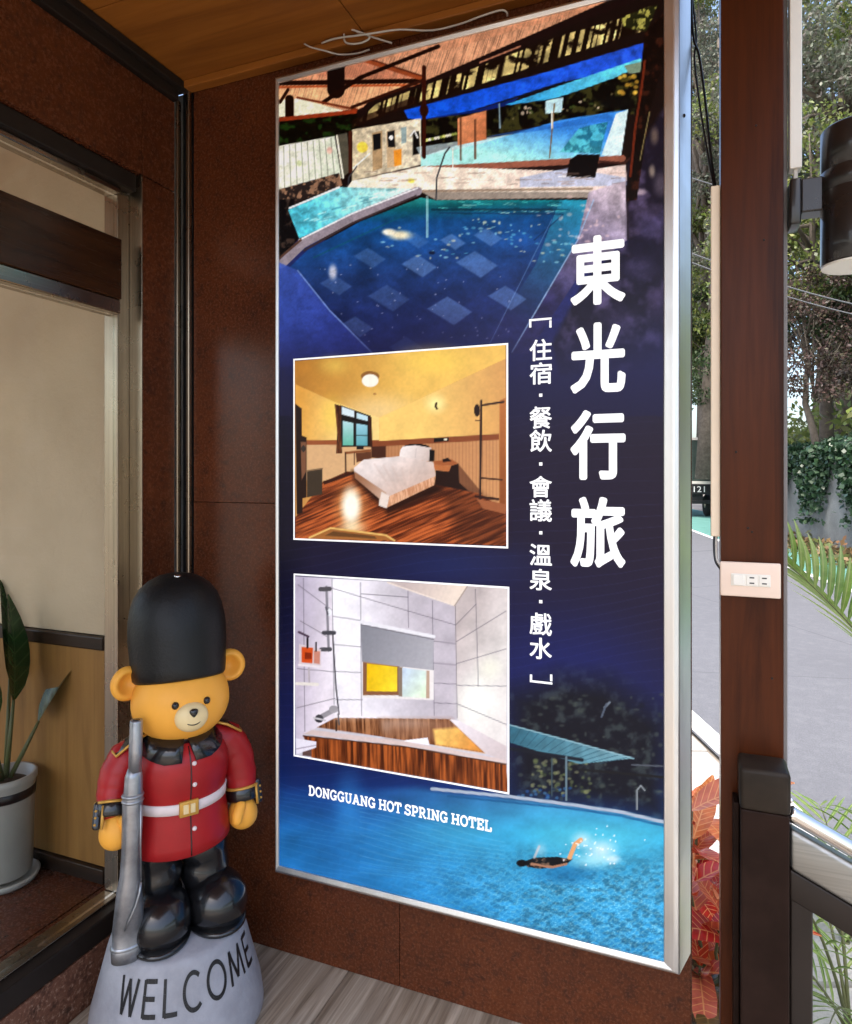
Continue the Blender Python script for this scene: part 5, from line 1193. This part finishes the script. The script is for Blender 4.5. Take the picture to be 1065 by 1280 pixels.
CL = CLY; CLL = CLY
croton(1.03, 2.95, 0.02, 'yellow green leaved croton farthest back beside the sign edge', 8)

M['palmleaf'] = objleaf('palm_green', [(0.13, 0.24, 0.03, 1), (0.20, 0.32, 0.05, 1), (0.26, 0.36, 0.08, 1), (0.16, 0.28, 0.07, 1)], (0.36, 0.44, 0.15, 1), 0.35, 0.3, 0.0)
PLF = leaf_mesh(0.44, 0.030, 7, 0.5, 0.22); PLF.materials.append(M['palmleaf'])
PLF2 = leaf_mesh(0.22, 0.012, 6, 0.5, 0.30); PLF2.materials.append(M['palmleaf'])
def frond(o, base, mid, tip, n=26, lf=None, s0=1.0, ang=0.9, upb=0.5, name='frond'):
    base, mid, tip = Vector(base), Vector(mid), Vector(tip); pts = []
    for i in range(13):
        u = i / 12; pts.append(base * (1 - u) ** 2 + mid * 2 * u * (1 - u) + tip * u * u)
    f = MB().limb(pts, [0.0065 * s0 * (1 - 0.75 * i / 12) for i in range(13)], 7).build(name, M['stem'], o)
    for i in range(n):
        u = 0.22 + 0.78 * i / (n - 1)
        p = base * (1 - u) ** 2 + mid * 2 * u * (1 - u) + tip * u * u
        tg = ((mid - base) * (1 - u) + (tip - mid) * u).normalized()
        sd = tg.cross(Vector((0, 0, 1))).normalized(); upv = sd.cross(tg)
        for s in (-1, 1):
            d = tg * (0.75 + 0.7 * u) + sd * s * ang + upv * (upb + random.uniform(-0.12, 0.12))
            L = s0 * (0.55 + 0.6 * math.sin(math.pi * min(1, 0.15 + 0.8 * u))) * random.uniform(0.88, 1.08)
            link('leaflet', lf, None, f, True, aim(p, d, s * 0.5, L))
pb = W(2.10, 2.75, GZ)
pm = thing('areca_palm', 'areca palm with arching green frond reaching in beside the socket pillar', 'palm', pb)
for k in range(4):
    MB().limb([pb + Vector((0.05 * math.cos(k * 1.7), 0.05 * math.sin(k * 1.7), 0)), pb + Vector((0.07 * math.cos(k * 1.7), 0.07 * math.sin(k * 1.7), 0.75 + 0.05 * k))], [0.018, 0.012], 10).build('cane', M['stem'], pm)
cr0 = pb + Vector((0, 0, 0.75))
frond(pm, cr0, W(1.72, 2.62, 0.70), W(1.30, 2.50, 1.02), 22, PLF, 0.92, 0.8, 0.55)
frond(pm, cr0, W(2.35, 2.4, 1.1), W(2.75, 2.1, 1.15), 16, PLF)
frond(pm, cr0, W(2.5, 3.0, 0.9), W(3.0, 3.4, 0.8), 16, PLF)
frond(pm, cr0, W(2.45, 2.75, 1.25), W(2.9, 2.7, 1.35), 16, PLF)
def bush(Xb, Zb, nf, seed, lab):
    rs = random.Random(seed); b0 = W(Xb, Zb, GZ)
    o = thing('parlor_palm', lab, 'palm', b0, 0, 'small palms below the handrail')
    MB().limb([b0, b0 + Vector((0, 0, 0.06))], [0.02, 0.012], 10).build('cane', M['stem'], o)
    for k in range(nf):
        a = 2 * math.pi * k / nf + rs.uniform(-0.3, 0.3); el = rs.uniform(0.15, 0.85); r_ = rs.uniform(0.25, 0.42)
        c0 = b0 + Vector((0, 0, 0.05))
        frond(o, c0, c0 + Vector((0.35 * r_ * math.cos(a), 0.35 * r_ * math.sin(a), el * 0.8)), c0 + Vector((r_ * math.cos(a), r_ * math.sin(a), el * 0.8)), 9, PLF2, 1.0, 0.9, 0.15)
bush(1.36, 2.18, 9, 4, 'small bushy palm with thin leaflets just below the handrail')
bush(1.62, 2.62, 8, 9, 'second small palm behind the bushy one, reaching above the handrail')

# potted plant inside the lobby
pc = Vector((-1.845, 1.365, 0.155))
pp = thing('potted_plant', 'broad leaved plant in pale cylinder pot behind the glass', 'potted plant', pc)
M['pot'] = painted('pale_pot', (0.42, 0.40, 0.37, 1), 0.35, 0.1, 6, 0.0)
po = MB().lathe([(0.062, 0.022), (0.070, 0.03), (0.077, 0.28), (0.082, 0.29), (0.082, 0.308), (0.073, 0.308), (0.071, 0.28)], pc, 40).build('pot', M['pot'], pp)
MB().lathe([(0.0755, 0.245), (0.0780, 0.247), (0.0790, 0.270), (0.076, 0.272)], pc, 40).build('band', M['blackpl'], po)
MB().lathe([(0.07, 0.0), (0.082, 0.004), (0.090, 0.020), (0.083, 0.022), (0.07, 0.012)], pc, 40).build('saucer', M['pot'], pp)
MB().lathe([(0.070, 0.275), (0.05, 0.286), (0.01, 0.288)], pc, 24).build('soil', M['soil'], pp)
M['rubber'] = objleaf('dark_green_leaf', [(0.015, 0.04, 0.012, 1), (0.02, 0.055, 0.015, 1)], (0.05, 0.09, 0.03, 1), 0.25, 0.1, 25)
RL = leaf_mesh(0.30, 0.095, 9, 0.3, 0.15); RL.materials.append(M['rubber'])
for (dx, dy, dz, st, ln) in ((0.10, 0.10, 0.30, 0.55, 0.95), (0.02, 0.03, 0.50, 0.62, 1.0), (-0.2, -0.1, 0.45, 0.6, 1.1), (-0.1, 0.1, 0.6, 0.66, 1.0), (0.06, -0.12, 0.40, 0.58, 0.9), (-0.15, -0.2, 0.3, 0.52, 1.0)):
    p0 = pc + Vector((dx * 0.1, dy * 0.1, 0.295)); p1 = pc + Vector((dx * 0.6, dy * 0.6, st - 0.155 + 0.05))
    sm_ = MB().limb([p0, p0.lerp(p1, 0.5), p1], [0.007, 0.006, 0.004], 8).build('stalk', M['stem'], pp)
    link('leaf', RL, None, pp, True, aim(p1, (dx, dy, dz), 0.3, ln))

# ------------------------------------------------------------------ across the road: ivy wall, hillside, trees, truck
def wall_x(Z): return far_x(Z) + 1.9 + 0.35 * max(0.0, Z - 21)
rw = thing('retaining_wall', 'grey weathered retaining wall beyond the road under hanging ivy', 'wall', W(wall_x(16), 16, GZ))
WZ = [2, 8, 12, 16, 20, 21, 24, 30, 40, 60]
m = MB(); vs = []; fs = []
for i, Z in enumerate(WZ):
    for X, z in ((wall_x(Z), GZ - 0.1), (wall_x(Z), 1.98), (wall_x(Z) + 0.35, 1.98), (wall_x(Z) + 0.35, GZ - 0.1)): vs.append(W(X, Z, z))
    if i:
        a = 4 * (i - 1); b = 4 * i
        fs += [(a, b, b + 1, a + 1), (a + 1, b + 1, b + 2, a + 2), (a + 2, b + 2, b + 3, a + 3)]
m.add(vs, fs).build('wall_body', M['oldwall'], rw)
m = MB()
for i in range(len(WZ) - 1):
    m.add([W(wall_x(Z) + o_, Z, z) for Z in (WZ[i], WZ[i + 1]) for (o_, z) in ((-0.05, 1.98), (-0.05, 2.07), (0.4, 2.07), (0.4, 1.98))], [(0, 4, 5, 1), (1, 5, 6, 2), (2, 6, 7, 3), (3, 7, 4, 0)])
m.build('coping', M['oldwall'], rw)
# hillside rising behind the wall
m = MB(); vs = []; fs = []; HZ_ = list(range(-10, 91, 5)); HO = [0.3, 2, 5, 9, 15, 24, 40, 70]; n = len(HO)
def hill_h(o_, Z): return 1.9 + 0.42 * (o_ - 0.3) + 0.8 * math.sin(o_ * 0.5 + Z * 0.13) * min(1, o_ / 6)
for i, Z in enumerate(HZ_):
    for o_ in HO: vs.append(W(wall_x(Z) + o_, Z, hill_h(o_, Z)))
    if i:
        for j in range(n - 1): fs.append(((i - 1) * n + j, i * n + j, i * n + j + 1, (i - 1) * n + j + 1))
m.add(vs, fs, True).build('hillside', M['grassy'], kind='structure')

def leaves(name, pos, size, mat, parent=None, kind=None, upbias=0.4, aspect=0.55):
    n = len(pos)
    d = rng.normal(size=(n, 3)); d[:, 2] -= 0.3; d /= np.linalg.norm(d, axis=1)[:, None]
    nn = rng.normal(size=(n, 3)); nn[:, 2] += upbias * 2; s_ = np.cross(d, nn); s_ /= np.linalg.norm(s_, axis=1)[:, None] + 1e-9
    L = (size * rng.uniform(0.6, 1.3, n))[:, None]
    up = np.cross(s_, d)
    v = np.stack([pos, pos + d * L * 0.5 + s_ * L * aspect * 0.5 + up * L * 0.06, pos + d * L, pos + d * L * 0.5 - s_ * L * aspect * 0.5 + up * L * 0.06], 1).reshape(-1, 3)
    me = bpy.data.meshes.new(name); me.vertices.add(4 * n); me.vertices.foreach_set('co', v.ravel())
    me.loops.add(4 * n); me.loops.foreach_set('vertex_index', np.arange(4 * n, dtype=np.int32))
    me.polygons.add(n); me.polygons.foreach_set('loop_start', (np.arange(n) * 4).astype(np.int32)); me.update(calc_edges=True)
    return link(name, me, mat, parent, True, None, kind)
GREENS = {
 'light': leafm('foliage_light', [(0.12, 0.17, 0.03, 1), (0.18, 0.22, 0.06, 1), (0.08, 0.12, 0.03, 1), (0.26, 0.27, 0.07, 1), (0.16, 0.18, 0.11, 1)], 0.5, 0.35),
 'dark': leafm('foliage_dark', [(0.03, 0.06, 0.02, 1), (0.05, 0.09, 0.025, 1), (0.025, 0.045, 0.02, 1), (0.07, 0.10, 0.04, 1)], 0.45, 0.25),
 'grey': leafm('foliage_grey', [(0.13, 0.15, 0.11, 1), (0.18, 0.19, 0.14, 1), (0.10, 0.13, 0.08, 1), (0.16, 0.14, 0.12, 1)], 0.5, 0.3),
 'rust': leafm('foliage_rust', [(0.06, 0.035, 0.03, 1), (0.09, 0.05, 0.04, 1), (0.04, 0.03, 0.025, 1), (0.08, 0.07, 0.04, 1)], 0.5, 0.2),
 'ivy': leafm('ivy_leaves', [(0.018, 0.045, 0.018, 1), (0.03, 0.065, 0.03, 1), (0.05, 0.09, 0.045, 1), (0.02, 0.05, 0.025, 1)], 0.35, 0.15),
}
# ivy on the wall
N = 16000
Zr = rng.uniform(11.5, 24, N); hang = 2.1 - np.abs(rng.normal(0, 0.55, N)) * (1.0 + 0.6 * np.sin(Zr * 2.3) + 0.3 * np.sin(Zr * 5.1))
hang = np.clip(hang + rng.normal(0, 0.05, N), 0.2, 2.35)
off = -0.06 - np.abs(rng.normal(0, 0.09, N)) + np.where(hang > 2.0, rng.uniform(-0.05, 0.6, N), 0)
P_ = np.array([W(wall_x(z) + o_, z, h) for z, o_, h in zip(Zr, off, hang)])
tag(leaves('ivy', P_, 0.13, GREENS['ivy'], None, 'stuff', 0.2, 0.8), 'dark green ivy hanging over the retaining wall', 'ivy')
N = 2600
Zr = rng.uniform(11, 24, N); P_ = np.array([W(wall_x(z) - abs(random.gauss(0, 0.35)) - 0.1, z, GZ + random.uniform(0.02, 0.45) * random.random()) for z in Zr])
tag(leaves('ground_cover', P_, 0.16, leafm('ground_cover_leaves', [(0.10, 0.12, 0.03, 1), (0.22, 0.10, 0.05, 1), (0.05, 0.07, 0.02, 1), (0.26, 0.16, 0.08, 1)], 0.5, 0.2), None, 'stuff'), 'low reddish weeds along the foot of the retaining wall', 'weeds')
# undergrowth over the hillside
N = 60000
Zr = rng.uniform(6, 60, N); Or = rng.uniform(0.2, 30, N) ** 1.0
P_ = np.array([W(wall_x(z) + o_, z, hill_h(o_, z) + abs(random.gauss(0, 0.8))) for z, o_ in zip(Zr, Or)])
tag(leaves('undergrowth', P_, 0.24, GREENS['light'], None, 'stuff'), 'dense green undergrowth covering the hillside', 'undergrowth')

def tree(X, Z, zbase, h, r, kind, nl, lsz, label, seed, cz=0.62, crx=1.0):
    rs = random.Random(seed); b0 = W(X, Z, zbase)
    o = thing('tree', label, 'tree', b0, 0, 'trees on the hillside across the road')
    top = b0 + Vector((rs.uniform(-0.6, 0.6), rs.uniform(-0.6, 0.6), h * 0.82)); tr_ = MB()
    k1 = b0.lerp(top, 0.35) + Vector((rs.uniform(-0.3, 0.3), rs.uniform(-0.3, 0.3), 0))
    tr_.limb([b0 - Vector((0, 0, 0.5)), b0.lerp(k1, 0.5), k1, b0.lerp(top, 0.7), top], [h * 0.022, h * 0.018, h * 0.015, h * 0.009, h * 0.003], 9)
    cc_ = b0 + Vector((0, 0, h * cz)); cl = []
    for i in range(46):
        while True:
            q = Vector((rs.uniform(-1, 1), rs.uniform(-1, 1), rs.uniform(-1, 1)))
            if 0.35 < q.length < 1: break
        c = cc_ + Vector((q.x * r * crx, q.y * r * crx, q.z * h * (1 - cz) * 0.95)); cl.append((c, r * rs.uniform(0.14, 0.30)))
        if i % 2 == 0:
            st = b0.lerp(top, rs.uniform(0.35, 0.85)); mid = st.lerp(c, 0.5) + Vector((0, 0, 0.08 * r))
            tr_.limb([st, mid, c], [h * 0.007, h * 0.004, h * 0.0015], 6)
    tr_.build('trunk', M['bark'], o)
    per = int(nl * 2.1) // len(cl); pos = []
    for c, s_ in cl:
        q = rng.normal(size=(per, 3)); q /= np.linalg.norm(q, axis=1)[:, None]; q *= (rng.uniform(0.2, 1, per) ** 0.5)[:, None] * s_ * 1.5
        q[:, 2] *= 0.62; pos.append(np.array(c) + q)
    leaves('crown', np.concatenate(pos), lsz * 0.62, GREENS[kind], o, 'stuff')
    return o
def hb(X, Z): return hill_h(max(0.3, X - wall_x(Z)), Z) - 0.2
for i, (X, Z, h, r, kind, nl, ls, lab) in enumerate((
    (10.6, 18.0, 9.0, 2.6, 'light', 11000, 0.20, 'tall light green tree behind the wall lamp'),
    (12.6, 20.5, 15.0, 3.2, 'grey', 12000, 0.24, 'greyish leaved tall tree at the upper right behind the lamp'),
    (9.9, 17.0, 5.0, 1.5, 'rust', 4200, 0.16, 'dark purple brown leaved small tree above the ivy wall'),
    (11.4, 17.2, 6.2, 1.7, 'dark', 6000, 0.17, 'dark green bushy tree right above the ivy wall'),
    (14.5, 24.0, 18.5, 4.0, 'light', 11000, 0.28, 'broad yellow green tree highest on the right of the pillar'),
    (13.4, 31.5, 13.0, 3.2, 'light', 11000, 0.28, 'yellow green tree seen between sign and pillar at the top'),
    (12.9, 29.0, 8.5, 2.3, 'dark', 8000, 0.22, 'dark green tree between sign and pillar above the truck'),
    (17.0, 38.0, 22.0, 5.0, 'grey', 12000, 0.38, 'tall pale tree far behind between sign and pillar'),
    (14.2, 35.0, 16.0, 3.0, 'light', 9000, 0.3, 'slim green tree behind the dark one over the truck'),
    (12.9, 31.0, 26.0, 2.6, 'light', 11000, 0.22, 'slender light green tree filling the gap beside the sign top'),
    (12.2, 29.5, 24.0, 2.2, 'grey', 9000, 0.26, 'pale green slender tree showing at the very top beside the sign'),
    (15.5, 27.0, 17.0, 3.6, 'grey', 9000, 0.3, 'pale grey green tree between the two pillar edges'))):
    tree(X, Z, hb(X, Z), h, r, kind, nl, ls, lab, 100 + i)
# overhead cables
for pa, pb_, lab in ((W(4.0, 12.0, EYE + 12 * 0.335), W(9.0, 12.5, EYE + 12.5 * 0.215), 'upper grey overhead cable crossing behind the pillar'),
                    (W(3.0, 10.0, EYE + 10 * 0.36), W(8.2, 11.0, EYE + 11 * 0.225), 'lower of the overhead cables crossing behind the pillar'),
                    (W(3.6, 12.5, EYE + 12.5 * 0.47), W(9.6, 13.5, EYE + 13.5 * 0.36), 'topmost thin overhead cable before the trees')):
    mid = (pa + pb_) / 2 - Vector((0, 0, 0.12))
    wire('overhead_cable', [pa + (pa - mid) * 2, pa, mid, pb_, pb_ + (pb_ - mid) * 2], 0.011, M['cablegrey'], lab, 'cable', 'overhead cables', 6, 6)

# ------------------------------------------------------------------ parked truck seen past the sign
M['truckgreen'] = painted('truck_green', (0.035, 0.055, 0.045, 1), 0.5, 0.25, 3, 0.05)
M['tyre'] = painted('tyre', (0.012, 0.012, 0.012, 1), 0.8, 0.2, 8, 0.2)
M['redlens'] = painted('red_lens', (0.35, 0.01, 0.01, 1), 0.2, 0.1, 8, 0.0)
tX, tZ = 12.02, 30.6
tk_ = thing('parked_truck', 'dark green box truck parked across the road between sign and pillar', 'truck', W(tX, tZ, GZ), -TH * 0 + TH - R(8))
def tb(name, lo, hi, mat, bev=0.02, parent=None): return MB().box(lo, hi, bev, 2).build(name, mat, parent or tk_, world=False)
bx_ = tb('cargo_box', (-1.15, 0.0, 1.62), (1.15, 4.6, 3.52), M['truckgreen'])
tb('top_rail', (-1.19, -0.04, 3.46), (1.19, 0.02, 3.58), M['wire'], 0.01)
for xx in (-0.75, -0.38, 0.0, 0.38, 0.75): tb('panel_rib', (xx - 0.02, -0.03, 1.66), (xx + 0.02, 0.0, 3.44), M['truckgreen'], 0.008, bx_)
tb('lower_rail', (-1.18, -0.05, 1.50), (1.18, 0.3, 1.62), M['wire'], 0.01)
bd_ = tb('number_board', (-1.14, -0.03, 1.02), (1.14, 0.06, 1.49), M['blackpl'], 0.01)
v, f = glyph('121', 0.02); xs_ = [p[0] for p in v]; ys_ = [p[1] for p in v]
sc_ = 0.26 / (max(ys_) - min(ys_)); m = MB(); m.add([(0.02 + (p[0] - min(xs_)) * sc_ * 1.15, -0.034, 1.13 + (p[1] - min(ys_)) * sc_) for p in v], f)
m.build('number', M['whitepaint'], bd_, world=False)
tb('chassis', (-0.45, 0.05, 0.75), (0.45, 6.6, 1.02), M['blackpl']); tb('bumper', (-1.1, -0.02, 0.60), (1.1, 0.08, 0.76), M['blackpl'])
for s in (-1, 1): tb('tail_light', (s * 0.95 - 0.12, -0.045, 0.86), (s * 0.95 + 0.12, 0.0, 0.98), M['redlens'], 0.01)
cb = tb('cab', (-1.05, 4.75, 0.95), (1.05, 6.5, 2.75), M['truckgreen'], 0.12); tb('windscreen', (-0.9, 6.48, 1.75), (0.9, 6.52, 2.5), M['blackpl'], 0.01, cb)
for s in (-1, 1):
    for yy in (1.1, 5.6):
        wh = MB().lathe([(0.25, -0.14), (0.46, -0.14), (0.50, -0.10), (0.50, 0.10), (0.46, 0.14), (0.25, 0.14)], (s * 0.92, yy, 0.50), 28, 1, 1, Matrix.Rotation(R(90), 3, 'Y')).build('wheel', M['tyre'], tk_, world=False)
        MB().lathe([(0.05, -0.15), (0.24, -0.13), (0.24, 0.13), (0.05, 0.15)], (s * 0.92, yy, 0.50), 20, 1, 1, Matrix.Rotation(R(90), 3, 'Y')).build('rim', M['steel'], wh, world=False)
